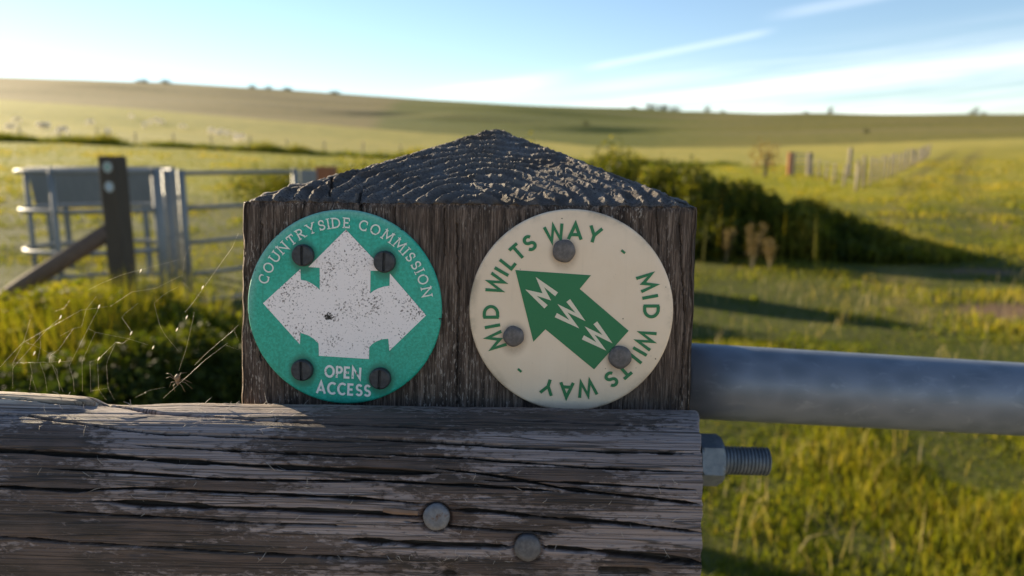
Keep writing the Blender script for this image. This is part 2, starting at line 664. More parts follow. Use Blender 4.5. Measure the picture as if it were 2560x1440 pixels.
PX, PY, PH, PW, PT = [], [], [], [], []
for n, y0, y1, h, wd, pw in ((14000, 0.75, 2.0, 0.07, 0.005, 1), (125000, 2.0, 5.5, 0.058, 0.0072, 1.2), (95000, 5.5, 13, 0.06, 0.0135, 1.2),
                             (66000, 13, 30, 0.09, 0.03, 1.2), (36000, 30, 59, 0.12, 0.05, 1.2)):
    x, y = scatter(n, y0, y1, -1.35 if y0 > 5.4 else -0.8, 1.0, p=pw)
    keep = mud_at(x, y) + 0.15 * RNG.normal(size=n) < 0.45
    x, y = x[keep], y[keep]
    tus = fbm(x / (0.45 + 0.02 * y), y / (0.45 + 0.02 * y), 0.1, 41, 3)
    big_ = fbm(x / 2.5, y / 2.5, 0.1, 44, 2)
    hh = h * np.clip(0.75 + 1.0 * tus + 0.3 * big_, 0.42, 2.4) * RNG.uniform(0.6, 1.25, len(x))
    PX.append(x); PY.append(y); PH.append(hh)
    PW.append(wd * RNG.uniform(0.6, 1.3, len(x)))
    PT.append(np.clip(0.34 + 0.20 * sstep(6, 25, y) + 0.30 * tus + 0.25 * big_ + 0.2 * RNG.normal(size=len(x)), 0, 1))
x, y = np.concatenate(PX), np.concatenate(PY)
P = np.stack([x, y, ground_z(x, y) - 0.01], -1)
gm = blades('grass', P, np.concatenate(PH), np.concatenate(PW), np.concatenate(PT), M_GRASS)
tag(obj('grass', gm), 'uneven backlit yellow green meadow grass around the gates', 'grass', kind='stuff')

# dry seeding stalks standing above the sward
x, y = scatter(2200, 2.2, 9, 0.05, 0.9, 1.2)
k = fbm(x / 0.8, y / 0.8, 0, 51, 2) > 0.05
x, y = x[k], y[k]
P = np.stack([x, y, ground_z(x, y)], -1)
gm = blades('dry_grass', P, RNG.uniform(0.08, 0.24, len(x)), RNG.uniform(0.003, 0.007, len(x)), RNG.uniform(0, 1, len(x)), M_DRY, 0.45)
tag(obj('dry_grass', gm), 'straw coloured dead grass stalks standing in the green sward', 'dry grass', kind='stuff')

# unmown strip of rough grass along the field boundary
def strip(pts, n, half, hgt, wd, seed):
    s = RNG.uniform(0, 1, n)
    px = np.interp(s, np.linspace(0, 1, len(pts)), [p[0] for p in pts])
    py = np.interp(s, np.linspace(0, 1, len(pts)), [p[1] for p in pts])
    px = px + RNG.normal(0, half, n)
    py = py + RNG.normal(0, half, n)
    v = fbm(px / 2.5, py / 2.5, 0, seed, 3)
    H = hgt * np.clip(0.8 + 0.6 * v, 0.3, 1.7) * RNG.uniform(0.6, 1.2, n)
    return np.stack([px, py, ground_z(px, py)], -1), H, wd * RNG.uniform(0.6, 1.3, n), np.clip(0.35 + 0.3 * v + 0.2 * RNG.normal(size=n), 0, 1)


P1 = strip([(-60, 59.5), (-40, 60), (-9, 60.5), (18, 61)], 16000, 0.55, 0.75, 0.05, 61)
gm = blades('rough_grass', P1[0], P1[1], P1[2], P1[3], M_GRASS, 0.25)
tag(obj('rough_grass', gm), 'tall unmown grass along the wire fence below the sheep field', 'rough grass', kind='stuff')

# ------------------------------------------------------------------ foliage masses

def leaves(name, P, S, tint, mat, up=0.3):
    """P leaf centres, S leaf lengths: each leaf a folded diamond of two faces"""
    n = len(P)
    a = RNG.normal(size=(n, 3)); a[:, 2] *= 0.6
    a /= np.linalg.norm(a, axis=1, keepdims=True)
    b = RNG.normal(size=(n, 3))
    b -= a * (a * b).sum(1, keepdims=True)
    b /= np.linalg.norm(b, axis=1, keepdims=True)
    c = np.cross(a, b)
    S = S[:, None]
    V = np.stack([P - a * S * .5, P + b * S * .28 + c * S * .08, P + a * S * .5, P - b * S * .28 + c * S * .08], 1)
    k = np.arange(n)[:, None] * 4
    F = np.concatenate([k + np.array([0, 1, 2]), k + np.array([0, 2, 3])], 0)
    me = raw_mesh(name, V.reshape(-1, 3), F, mat, False)
    put_attr(me, 'tint', np.repeat(np.clip(tint, 0, 1), 4))
    return me


M_HEDGE = leaf_mat('hedge_leaf', (0.035, 0.055, 0.008), (0.10, 0.115, 0.012), (0.27, 0.24, 0.03), 0.5)
M_WEED = leaf_mat('weed_leaf', (0.06, 0.09, 0.008), (0.18, 0.19, 0.015), (0.34, 0.28, 0.04), 0.55)
M_DOCK = leaf_mat('dock_seed', (0.12, 0.075, 0.03), (0.18, 0.125, 0.045), (0.25, 0.19, 0.07), 0.3)
mst, t, out = new_mat('plant_stem')
principled(t, out, t.mix(t.noise(objco(t), 30), (0.11, 0.09, 0.035), (0.19, 0.15, 0.07)), 0.8)


def bank(line, n, half, leaf, seed):
    """leaf points filling a ragged bank; line = (x, y, top z above eye datum, half width)"""
    s = RNG.uniform(0, 1, n)
    q = np.linspace(0, 1, len(line))
    cx, cy, ct = (np.interp(s, q, [p[i] for p in line]) for i in range(3))
    th = RNG.uniform(0, math.tau, n)
    rr = np.sqrt(RNG.uniform(0, 1, n)) * half * (0.75 + 0.25 * vnoise(cx * 1.3, cy * 1.3, th, seed + 5))
    x, y = cx + np.cos(th) * rr, cy + np.sin(th) * rr
    g = ground_z(x, y)
    lump = fbm(x / 0.55, y / 0.55, 0, seed, 4, 0.6)
    top = (ct - g) * (1.06 - 0.75 * (rr / half) ** 1.8) * (1 + 0.26 * lump)
    z = g + np.maximum(top, 0.05) * RNG.uniform(0, 1, n) ** 0.6
    ti = 0.30 + 0.42 * lump + 0.16 * RNG.normal(size=n)
    return np.stack([x, y, z], -1), leaf * RNG.uniform(0.6, 1.4, n), ti


def px_line(rows):
    """(photo column, photo row of the top, distance) -> (x, y, z)"""
    return [tuple(at(u, v, d)) for u, v, d in rows]


HL = px_line([(640, 420, 17), (1000, 402, 15), (1350, 390, 13), (1500, 396, 12), (1650, 420, 11.4), (1750, 440, 11.0), (1840, 468, 10.7), (1920, 500, 10.6), (2010, 535, 10.5), (2120, 580, 10.4), (2260, 622, 10.4)])
hedge = tag(empty('bramble_hedge', (HL[3][0], HL[3][1], gz(HL[3][0], HL[3][1]))),
            'dark rough bank of brambles and nettles behind the waymarked post, shading the turf', 'hedge')
Ph, Sh, Th = bank(HL, 75000, 1.25, 0.075, 71)
base = np.array(hedge.location)
obj('foliage', leaves('foliage', Ph - base, Sh, Th, M_HEDGE), hedge)
# rough grass growing over the bank
nbk = 26000
Pb, _s, Tb = bank(HL, nbk, 1.3, 0.05, 71)
gb_ = ground_z(Pb[:, 0], Pb[:, 1])
Pb[:, 2] = gb_ + (Pb[:, 2] - gb_) * 0.72
obj('rough_grass', blades('rough_grass', Pb - base, RNG.uniform(0.18, 0.46, nbk) * np.clip(0.35 + (Pb[:, 2] - gb_), 0.4, 1.1), RNG.uniform(0.007, 0.016, nbk), np.clip(Tb + 0.18, 0, 1), M_GRASS, 0.35), hedge)['kind'] = 'stuff'
P1 = strip([(p[0], p[1]) for p in HL], 500, 0.7, 0.001, 0.02, 73)
tops = np.interp(P1[0][:, 0], [p[0] for p in HL], [p[2] for p in HL])
hh = np.maximum(tops - P1[0][:, 2], 0.1) * RNG.uniform(0.6, 1.1, len(tops)) * (1 + 0.16 * fbm(P1[0][:, 0] / 0.6, P1[0][:, 1] / 0.6, 0, 76, 3))
obj('stems', blades('stems', P1[0] - base, hh, np.full(len(tops), 0.010), RNG.uniform(0.2, 1, len(tops)), M_WEED, 0.1, curl=0.1), hedge)['kind'] = 'stuff'

# low nettles hidden behind the post that throw the long shadows over the turf
h2 = px_line([(1330, 560, 8.6), (1440, 548, 8.1), (1560, 600, 7.6)])
nb_ = tag(empty('nettle_patch', (h2[0][0], h2[0][1], 0)), 'low dark nettle patch growing close behind the waymarked post', 'weeds')
Pw, Sw, Tw = bank(h2, 14000, 0.5, 0.06, 75)
base = np.array(nb_.location)
obj('foliage', leaves('foliage', Pw - base, Sw, Tw, M_HEDGE), nb_)

for rws, hh2, lab in (([(1150, 640, 6.8), (1290, 605, 6.6), (1400, 640, 6.4)], 3, 'thin weed clump hidden low behind the green waymark'),
                       ([(1050, 600, 7.5), (1220, 580, 7.2)], 4, 'weed clump behind the post between two nettle patches')):
    hx = px_line(rws)
    ee = tag(empty('weed_clump', (hx[0][0], hx[0][1], 0)), lab, 'weeds')
    Pw, Sw, Tw = bank(hx, 9000, 0.42, 0.055, 170 + hh2)
    obj('foliage', leaves('foliage', Pw - np.array(ee.location), Sw, Tw, M_HEDGE), ee)

# nettles and goosegrass at the foot of the kissing gate
h3 = px_line([(-150, 770, 4.3), (60, 760, 4.2), (200, 725, 4.2), (330, 715, 4.3), (430, 760, 4.4), (505, 815, 4.5)])
wl = tag(empty('nettle_bank', (h3[2][0], h3[2][1], 0)), 'bank of nettles and rough weeds at the foot of the wooden gate post', 'weeds')
Pw, Sw, Tw = bank(h3, 13000, 0.6, 0.05, 77)
base = np.array(wl.location)
obj('foliage', leaves('foliage', Pw - base, Sw, Tw, M_WEED), wl)
h4 = px_line([(-200, 940, 3.0), (100, 935, 3.0), (300, 910, 3.0), (480, 870, 3.3), (600, 880, 3.4)])
P1 = strip([(p[0], p[1]) for p in h3], 11000, 0.36, 0.001, 0.02, 78)
tops = np.interp(P1[0][:, 0], [p[0] for p in h3], [p[2] for p in h3])
hh = np.maximum(tops - P1[0][:, 2], 0.1) * RNG.uniform(0.45, 1.25, len(tops))
obj('stems', blades('stems', P1[0] - base, hh, np.full(len(tops), 0.007), RNG.uniform(0.2, 1, len(tops)), M_WEED, 0.35), wl)['kind'] = 'stuff'
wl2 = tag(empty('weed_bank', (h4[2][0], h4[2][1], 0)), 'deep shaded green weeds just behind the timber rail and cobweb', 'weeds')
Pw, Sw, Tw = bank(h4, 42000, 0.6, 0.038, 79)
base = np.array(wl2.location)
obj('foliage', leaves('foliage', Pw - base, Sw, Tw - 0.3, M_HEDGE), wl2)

# seeding docks in front of the hedge
def dock(u, v, d, h, n, label):
    g = at(u, v, d)
    g.z = gz(g.x, g.y)
    e = tag(empty('dock_plant', g), label, 'dock plant', 'seeding docks by the hedge')
    mb = MB()
    pts, sz = [], []
    for i in range(5):
        a = random.uniform(0, math.tau)
        s = random.uniform(0.03, 0.13)
        top = Vector((math.cos(a) * s, math.sin(a) * s, h * random.uniform(0.7, 1.0)))
        mb.tube([(0, 0, 0), top * 0.5 + Vector((0, 0, 0.02)), top], [0.006, 0.005, 0.003], 5)
        for k in range(n):
            f = random.uniform(0.4, 1.0)
            pts.append(top * f + Vector((random.gauss(0, 0.022), random.gauss(0, 0.022), random.gauss(0, 0.02))))
            sz.append(random.uniform(0.015, 0.035))
    mb.build('stem', mst, e)
    obj('seed_head', leaves('seed_head', np.array(pts), np.array(sz), RNG.uniform(0, 1, len(pts)), M_DOCK), e)['kind'] = 'stuff'


dock(1815, 640, 9.6, 0.50, 120, 'tall brown seeding dock standing against the dark hedge')
dock(1880, 660, 9.0, 0.62, 170, 'tallest rusty brown seeding dock before the dark hedge')
dock(1925, 660, 9.1, 0.42, 110, 'short brown seeding dock at the hedge foot beside a taller one')
dock(2150, 520, 28, 0.9, 160, 'brown seeding dock by the lone post near the far fence')

# ------------------------------------------------------------------ far trees, fences, sheep
mbark, t, out = new_mat('bark')
principled(t, out, t.mix(t.noise(objco(t), 8), (0.05, 0.04, 0.03), (0.11, 0.09, 0.065)), 0.9)
M_TREE = leaf_mat('tree_leaf', (0.03, 0.042, 0.015), (0.055, 0.07, 0.02), (0.10, 0.10, 0.03), 0.25)


def tree(u, dist, wpx, hpx, label, dens=1.0, thin=False, name='hawthorn_tree', mat=None):
    x = (u - 1280) / FPX * dist
    g = Vector((x, dist, gz(x, dist) - (0 if thin else 0.25)))
    W_, H_ = wpx / FPX * dist, hpx / FPX * dist
    e = tag(empty(name, g), label, 'tree', 'scrub trees on the downs')
    tr = MB()
    tr.tube([(0, 0, -0.3), (0.04 * W_, 0, H_ * 0.3), (0, 0, H_ * 0.75)], [H_ * 0.035 + .03, H_ * 0.03 + .02, H_ * 0.01 + .01], 7)
    nb = 7
    P = []
    for i in range(nb):
        a = i * math.tau / nb + random.uniform(-.4, .4)
        tip = Vector((math.cos(a) * W_ * 0.38 * random.uniform(.5, 1.1), math.sin(a) * W_ * 0.38, H_ * random.uniform(0.25, 0.85)))
        tr.tube([(0, 0, H_ * 0.28), tip * 0.55 + Vector((0, 0, H_ * 0.12)), tip], [H_ * 0.02 + .012, H_ * 0.012 + .01, 0.01], 5)
        m_ = int((30 if thin else 130) * dens)
        P.append(np.array(tip) + RNG.normal(size=(m_, 3)) * np.array([W_ * 0.15, W_ * 0.15, H_ * 0.12]))
    tr.build('trunk', mbark, e)
    P = np.concatenate(P)
    P[:, 2] = np.abs(P[:, 2])
    if not thin:
        P[::3, 2] *= 0.4
    obj('crown', leaves('crown', P, RNG.uniform(0.5, 1.3, len(P)) * max(H_, W_) * 0.10, RNG.uniform(0, 1, len(P)), mat or M_TREE), e)


CREST_R = 640
for i, (u, wpx, hpx, lab) in enumerate((
        (1578, 22, 14, 'small scrub tree on the skyline, just left of the long dark copse'),
        (1618, 34, 22, 'left end tree of the long dark copse on the skyline'),
        (1648, 36, 24, 'middle tree of the long dark copse on the skyline'),
        (1676, 30, 20, 'right end tree of the long dark copse on the skyline'),
        (1755, 22, 22, 'lone dark bush on the skyline, next right from the long copse'),
        (1795, 16, 10, 'tiny low bush on the skyline beside the lone dark bush'),
        (2056, 18, 22, 'narrow pointed tree alone on the right hand skyline'),
        (1997, 16, 10, 'very low scrub bush left of the narrow skyline tree'),
        (2405, 28, 22, 'round dark tree on the skyline above the grassy track'),
        (2430, 16, 12, 'small bush touching the round dark skyline tree'))):
    tree(u, CREST_R + 30, wpx * 0.85, hpx * 0.85, lab, 0.5)
for i, (u, wpx, hpx, lab) in enumerate((
        (385, 26, 10, 'low scrub on the high left crest, farthest from the post'),
        (442, 26, 16, 'tallest scrub bush on the high left crest'),
        (650, 22, 14, 'dark bush on the sloping crest, upper of three together'),
        (690, 20, 10, 'low bush on the sloping crest, middle of three together'),
        (735, 26, 10, 'wide low bush on the sloping crest, lower of three together'),
        (850, 26, 12, 'scrub bush on the sloping crest just left above the post'))):
    tree(u, 598, wpx * 0.9, hpx * 0.85, lab, 0.5)
tree(1460, 250, 18, 14, 'isolated dark bush halfway up the green slope', 0.5)
tree(2148, 180, 14, 16, 'isolated dark bush on the slope above the receding fence', 0.5)
M_SAP = leaf_mat('sapling_leaf', (0.18, 0.11, 0.05), (0.25, 0.17, 0.07), (0.33, 0.24, 0.1), 0.4)
tree(1905, 40, 62, 92, 'thin reddish brown sapling standing beyond the hedge', 1.0, True, 'sapling_tree', M_SAP)

# weathered fence timber and galvanised metal
mfp, t, out = new_mat('fence_timber')
oc = objco(t)
nz = t.noise(t.mapping(oc, (14, 14, 1.5)), 3.0, 5, 0.6)
principled(t, out, t.mix(nz, (0.16, 0.13, 0.095), (0.38, 0.33, 0.26)), 0.85, 0, 0.2, t.bump(nz, 0.6, 0.01))
mrp, t, out = new_mat('red_brown_timber')
oc = objco(t)
nz = t.noise(t.mapping(oc, (14, 14, 1.5)), 3.0, 5, 0.6)
principled(t, out, t.mix(nz, (0.20, 0.075, 0.035), (0.34, 0.15, 0.075)), 0.85, 0, 0.2)
mgv, t, out = new_mat('dull_galvanised')
oc = objco(t)
nz = t.noise(oc, 9, 5, 0.6)
principled(t, out, t.mix(nz, (0.17, 0.175, 0.17), (0.29, 0.295, 0.285)), t.math('ADD', 0.5, t.math('MULTIPLY', nz, 0.25)), 0.4, 0.4)
mgv_far = mgv


def post_mb(w_, h_, tilt_=0.0):
    mb = MB()
    mb.tube([(0, 0, -0.25), (tilt_ * h_ * 0.5, 0, h_ * 0.5), (tilt_ * h_, 0, h_ - 0.03), (tilt_ * h_, 0, h_)], [w_ / 2, w_ / 2, w_ / 2, w_ * 0.4], 8, True, 0.06)
    return mb


def fence(name, label, pts, h_, w_, wires=3, rng_seed=1):
    o0 = Vector(pts[0])
    e = tag(empty(name, o0), label, 'fence')
    random.seed(rng_seed)
    base_me = raw_mesh('post', *(lambda m_: (m_.V, m_.F))(post_mb(w_, h_)), mfp, True)
    tops = []
    for p in pts:
        po = obj('post', base_me, e, Vector(p) - o0)
        po.rotation_euler = (random.gauss(0, 0.03), random.gauss(0, 0.04), random.uniform(0, 6))
        k = random.uniform(0.9, 1.1)
        po.scale = (1, 1, k)
        tops.append(Vector(p) - o0)
    for i in range(wires):
        z = h_ * (0.35 + 0.6 * i / max(1, wires - 1))
        mb = MB()
        mb.tube([q + Vector((0, 0, z)) for q in tops], 0.006, 4)
        mb.build('wire', mgv_far, e)
    return e


def line_pts(a, b, n):
    out_ = []
    for i in range(n):
        f = i / (n - 1)
        x_, y_ = a[0] + (b[0] - a[0]) * f, a[1] + (b[1] - a[1]) * f
        out_.append((x_, y_, gz(x_, y_)))
    return out_


fence('field_fence', 'post and wire fence below the pale field with the sheep', line_pts((-58, 60.8), (-3, 61.4), 19), 1.15, 0.11, 3, 3)
fence('track_fence', 'pale post and wire fence climbing away beside the grassy track', line_pts((FENCE_A.x, FENCE_A.y), (FENCE_B.x, FENCE_B.y), 24), 1.1, 0.10, 4, 4)
fence('hedge_fence', 'short run of wire fence with low pale posts beyond the hedge', line_pts(tuple(at(2030, 460, 40))[:2], (FENCE_A.x, FENCE_A.y), 6), 0.85, 0.09, 3, 5)

# little hunting gate: red-brown post, dark post, pale leaf of bars
GP = at(1970, 470, 42)
g0 = Vector((GP.x, GP.y, gz(GP.x, GP.y)))
hg = tag(empty('hunting_gate', g0), 'small pale barred gate between a red brown and a dark post', 'gate')
MB().box((0, 0, 0.62), (0.20, 0.2, 1.3), None, 0.015).build('red_post', mrp, hg)
MB().box((0.24, 0.1, 0.62), (0.16, 0.16, 1.28), None, 0.015).build('latch_post', mfp, hg)
MB().box((1.12, 0, 0.60), (0.26, 0.22, 1.3), None, 0.015).build('hanging_post', mfp, hg)
for k in range(5):
    MB().box((0.68, 0.0, 0.25 + k * 0.22), (0.72, 0.03, 0.07)).build('bar', mgv, hg)
g1 = at(2122, 440, 38)
lp = post_mb(0.2, 1.45).build('wooden_post', mfp, None, True)
lp.location = (g1.x, g1.y, gz(g1.x, g1.y))
tag(lp, 'lone dark timber post standing before the receding track fence', 'post')

# post tops seen beyond the kissing gate, close to the timber post's shoulder
def small_post(name, u, vtop, d, w_, mat, label):
    p = at(u, vtop, d)
    g = gz(p.x, p.y)
    h_ = p.z - g
    mb = MB()
    mb.box((0, 0, h_ / 2 - 0.1), (w_, w_, h_ + 0.2), None, 0.008)
    o = mb.build(name, mat)
    o.location = (p.x, p.y, g)
    return tag(o, label, 'post')


small_post('wooden_post', 815, 416, 8.6, 0.21, mrp, 'stout red brown gate post just left of the waymarked post')
small_post('metal_post', 770, 424, 8.2, 0.15, mgv, 'thick grey metal post beside the stout red brown post')

# sheep
def skin_mesh(name, verts, edges, radii, sub=2, mat=None):
    me = bpy.data.meshes.new(name)
    me.from_pydata(verts, edges, [])
    o = bpy.data.objects.new(name, me)
    COL.objects.link(o)
    md = o.modifiers.new('skin', 'SKIN')
    md.use_smooth_shade = True
    for i, r_ in enumerate(radii):
        me.skin_vertices[0].data[i].radius = r_ if hasattr(r_, '__len__') else (r_, r_)
    me.skin_vertices[0].data[0].use_root = True
    s = o.modifiers.new('sub', 'SUBSURF')
    s.levels = s.render_levels = sub
    dg = bpy.context.evaluated_depsgraph_get()
    nm = bpy.data.meshes.new_from_object(o.evaluated_get(dg))
    bpy.data.objects.remove(o)
    nm.name = name
    nm.materials.clear()
    if mat:
        nm.materials.append(mat)
    return nm


mshp, t, out = new_mat('fleece')
nz = t.noise(objco(t), 14, 5, 0.7)
fc = t.mix(nz, (0.8, 0.76, 0.68), (0.9, 0.87, 0.8))
d_ = t.n('ShaderNodeBsdfDiffuse')
t.put(d_.inputs[0], fc)
t.put(d_.inputs['Normal'], t.bump(nz, 0.8, 0.05))
tl_ = t.n('ShaderNodeBsdfTranslucent')
t.put(tl_.inputs[0], fc)
mx_ = t.n('ShaderNodeMixShader')
mx_.inputs[0].default_value = 0.6
t.t.links.new(d_.outputs[0], mx_.inputs[1])
t.t.links.new(tl_.outputs[0], mx_.inputs[2])
t.t.links.new(mx_.outputs[0], out.inputs[0])


def sheep_mesh(graze):
    hd = (0.78, 0, 0.20) if graze else (0.80, 0, 0.86)
    nk = (0.62, 0, 0.52) if graze else (0.62, 0, 0.76)
    mz = (0.92, 0, 0.08) if graze else (0.97, 0, 0.80)
    V = [(0.0, 0, .62), (0.34, 0, .62), (-0.36, 0, .62), (-0.5, 0, .60), nk, hd, mz]
    E_ = [(0, 1), (0, 2), (2, 3), (1, 4), (4, 5), (5, 6)]
    Rr = [(.27, .25), (.23, .23), (.25, .24), (.14, .14), .12, .085, .05]
    for sx, sy in ((.32, .13), (.32, -.13), (-.34, .13), (-.34, -.13)):
        b = len(V)
        V += [(sx, sy, .42), (sx + .02, sy, .2), (sx, sy, 0.02)]
        E_ += [(1 if sx > 0 else 2, b), (b, b + 1), (b + 1, b + 2)]
        Rr += [.085, .045, .035]
    for sy in (1, -1):
        V.append((hd[0] - .06, sy * .13, hd[2] + .05))
        E_.append((5, len(V) - 1))
        Rr.append(.025)
    return skin_mesh('sheep', V, E_, Rr, 1, mshp)


SM = [sheep_mesh(True), sheep_mesh(False)]
SHEEP = [(25, 322, 1), (100, 315, 0), (118, 316, 0), (228, 306, 0), (272, 336, 1), (330, 290, 0), (362, 312, 0), (375, 306, 1), (390, 301, 0), (404, 304, 0),
         (528, 328, 0), (545, 333, 1), (556, 330, 0), (572, 332, 0), (590, 345, 1), (605, 345, 0), (45, 300, 0), (160, 330, 0), (455, 315, 0)]
for i, (u, v, pose) in enumerate(SHEEP):
    g = ground_at(u, v + 8)
    o = obj('sheep', SM[0] if pose == 0 else SM[1], None, g)
    o.rotation_euler = (0, 0, random.uniform(0, math.tau))
    k = 0.85 + 0.25 * random.random()
    o.scale = (k, k, k)
    if pose == 0:
        tag(o, 'white sheep grazing head down in the pale field beyond the wire fence', 'sheep', 'sheep grazing in the pale field')
    else:
        tag(o, 'white sheep standing head up in the pale field beyond the wire fence', 'sheep', 'sheep standing in the pale field')

# ------------------------------------------------------------------ kissing gate, trough, strutted post
def rail_path(pts, z, r_, name, parent, mat=mgv, seg=8):
    mb = MB()
    mb.tube([Vector((p[0], p[1], z)) for p in pts], r_, seg)
    return mb.build(name, mat, parent, True)


KP = at(430, 600, 6.6)
k0 = Vector((KP.x, KP.y, gz(KP.x, KP.y)))
kg = tag(empty('kissing_gate', k0), 'galvanised kissing gate with a curved railed bay beside the strutted post', 'gate')
hoop = []
cx, cy, rx, ry = -0.64, 0.05, 0.64, 0.50
for i in range(25):
    a = R(-20 - 320 * i / 24)
    hoop.append((cx + rx * math.cos(a), cy + ry * math.sin(a)))
for z in (1.26, 0.93, 0.58, 0.26):
    rail_path(hoop, z, 0.021, 'hoop_rail', kg)
for i in (0, 6, 12, 18, 24):
    mb = MB().tube([(hoop[i][0], hoop[i][1], -0.1), (hoop[i][0], hoop[i][1], 1.285)], 0.023 if i else 0.045, 8)
    mb.build('upright', mgv, kg, True)
MB().tube([(0.0, 0, -0.2), (0, 0, 1.27)], 0.044, 10).build('hanging_post', mgv, kg, True)
ge = at(738, 432, 7.6)
gdir = Vector((ge.x - k0.x, ge.y - k0.y, 0))
gl = tag(empty('metal_gate', (k0.x + 0.115, k0.y + 0.02, k0.z)), 'five barred galvanised gate leaf swinging from the kissing gate post', 'gate')
p0 = Vector((0, 0, 0))
p1 = gdir - Vector((0.115, 0.02, 0))
for z in (1.24, 0.93, 0.62, 0.33, 0.07):
    MB().tube([p0 + Vector((0, 0, z)), p1 + Vector((0, 0, z))], 0.020, 8).build('bar', mgv, gl, True)
for q in (p0, p1):
    MB().tube([q + Vector((0, 0, 0.02)), q + Vector((0, 0, 1.27))], 0.034, 10).build('stile', mgv, gl, True)

# raised stock trough
mtr, t, out = new_mat('trough_sheet')
oc = objco(t)
nz = t.noise(t.mapping(oc, (6, 6, 1.2)), 3, 5, 0.6)
principled(t, out, t.mix(nz, (0.14, 0.148, 0.155), (0.22, 0.228, 0.235)), 0.65, 0.2, 0.4)
ta, tb = at(100, 421, 9.0), at(405, 421, 9.0)
tl = tb.x - ta.x
tm = (ta + tb) / 2
g = gz(tm.x, tm.y)
zt = tm.z - g
tr = tag(empty('stock_trough', (tm.x, tm.y, g)), 'blue grey sheet metal trough raised on legs behind the kissing gate', 'trough')
hw = 0.25
hb = zt - 0.43
out_v = [(-tl / 2, -hw, zt), (tl / 2, -hw, zt), (tl / 2, hw, zt), (-tl / 2, hw, zt), (-tl / 2 + .02, -hw + .06, hb), (tl / 2 - .02, -hw + .06, hb), (tl / 2 - .02, hw - .06, hb), (-tl / 2 + .02, hw - .06, hb)]
inn_v = [(x * 0.985, y * 0.94, z if z == zt else z + 0.015) for x, y, z in out_v]
mb = MB()
mb.add(out_v + inn_v, [(0, 4, 5, 1), (1, 5, 6, 2), (2, 6, 7, 3), (3, 7, 4, 0), (4, 7, 6, 5),
                       (8, 9, 13, 12), (9, 10, 14, 13), (10, 11, 15, 14), (11, 8, 12, 15), (12, 13, 14, 15),
                       (0, 1, 9, 8), (1, 2, 10, 9), (2, 3, 11, 10), (3, 0, 8, 11)])
mb.build('basin', mtr, tr)
rim = [(-tl / 2, -hw), (tl / 2, -hw), (tl / 2, hw), (-tl / 2, hw), (-tl / 2, -hw)]
rail_path(rim, zt + 0.004, 0.018, 'rim', tr)
for sx in (-1, 1):
    for sy in (-1, 1):
        MB().box((sx * (tl / 2 - 0.16), sy * (hw - 0.08), hb / 2 - 0.03), (0.05, 0.05, hb + 0.06 - 0.004)).build('leg', mgv, tr)

# strutted timber post with two little waymarks
mdt, t, out = new_mat('dark_timber')
oc = objco(t)
nz = t.noise(t.mapping(oc, (25, 25, 1.5)), 3.0, 5, 0.6)
principled(t, out, t.mix(nz, (0.035, 0.028, 0.022), (0.12, 0.095, 0.07)), 0.85, 0, 0.2, t.bump(nz, 0.6, 0.006))
mbt, t, out = new_mat('brown_timber')
oc = objco(t)
nz = t.noise(t.mapping(oc, (6, 25, 25), (0, R(-28), 0)), 2.0, 5, 0.6)
principled(t, out, t.mix(nz, (0.075, 0.05, 0.038), (0.20, 0.14, 0.105)), 0.85, 0, 0.2)
sp = at(280, 390, 4.9)
sg = gz(sp.x, sp.y)
sh = sp.z - sg
spo = tag(empty('gate_post', (sp.x, sp.y, sg)), 'dark square timber post with two small round waymarks and a strut', 'post')
spo.rotation_euler = (0, 0, R(-14))
mb = MB().box((0, 0, sh / 2 - 0.15), (0.125, 0.125, sh + 0.3), None, 0.008)
mb.build('shaft', mdt, spo)
mb = MB()
mb.tube([(-0.05, -0.02, 0.88), (-0.75, -0.06, 0.50), (-1.5, -0.10, 0.06)], [0.055, 0.06, 0.06], 10, True, 0.05)
mb.build('strut', mbt, spo, True)


def small_disc(v, label, dotcol):
    dc = at(291, v, 4.83)
    e = tag(empty('waymark_disc', (dc.x, dc.y, dc.z)), label, 'waymark')
    e.rotation_euler = (0, 0, R(-14))
    e.location = spo.matrix_basis @ Vector((0.018, -0.066, dc.z - sg))
    md_, t, out = new_mat('small_disc')
    principled(t, out, (0.42, 0.45, 0.43), 0.5)
    mk, t2, o2 = new_mat('small_disc_print')
    principled(t2, o2, dotcol, 0.4)
    MB().lathe([(0.034, 0), (0.034, 0.0025), (0.032, 0.003)], 28).build('plate', md_, e)
    MB().add([(-.012, -.0035, -.02), (.012, -.0035, -.02), (.012, -.0035, .002), (.024, -.0035, .002), (0, -.0035, .026), (-.024, -.0035, .002), (-.012, -.0035, .002)], [(0, 1, 2, 3, 4, 5, 6)]) if False else None
    mb_ = MB()
    mb_.add([(-.010, -.0035, -.02), (.010, -.0035, -.02), (.010, -.0035, .002), (.022, -.0035, .002), (0, -.0035, .026), (-.022, -.0035, .002), (-.010, -.0035, .002)], [(0, 1, 2, 3, 4, 5, 6)])
    mb_.build('arrow', mk, e)


small_disc(418, 'upper small round waymark on the distant strutted post', (0.12, 0.30, 0.22))
small_disc(467, 'lower small round waymark on the distant strutted post', (0.30, 0.42, 0.55))

# ------------------------------------------------------------------ the waymarked post: its face has its own frame
PSI, LEAN, ROLL = R(2.0), R(4.0), R(1.15)
P0 = Vector((0, 0, EYE)) + pix_dir(1172, 760) * 0.287
ex = Vector((math.cos(PSI), -math.sin(PSI), -math.tan(ROLL))).normalized()
ez = Vector((0, math.sin(LEAN), math.cos(LEAN)))
ey = ez.cross(ex).normalized()          # into the timber
ez = ex.cross(ey).normalized()
FRAME = Matrix(((ex.x, ey.x, ez.x, P0.x), (ex.y, ey.y, ez.y, P0.y), (ex.z, ey.z, ez.z, P0.z), (0, 0, 0, 1)))
FINV = FRAME.inverted()


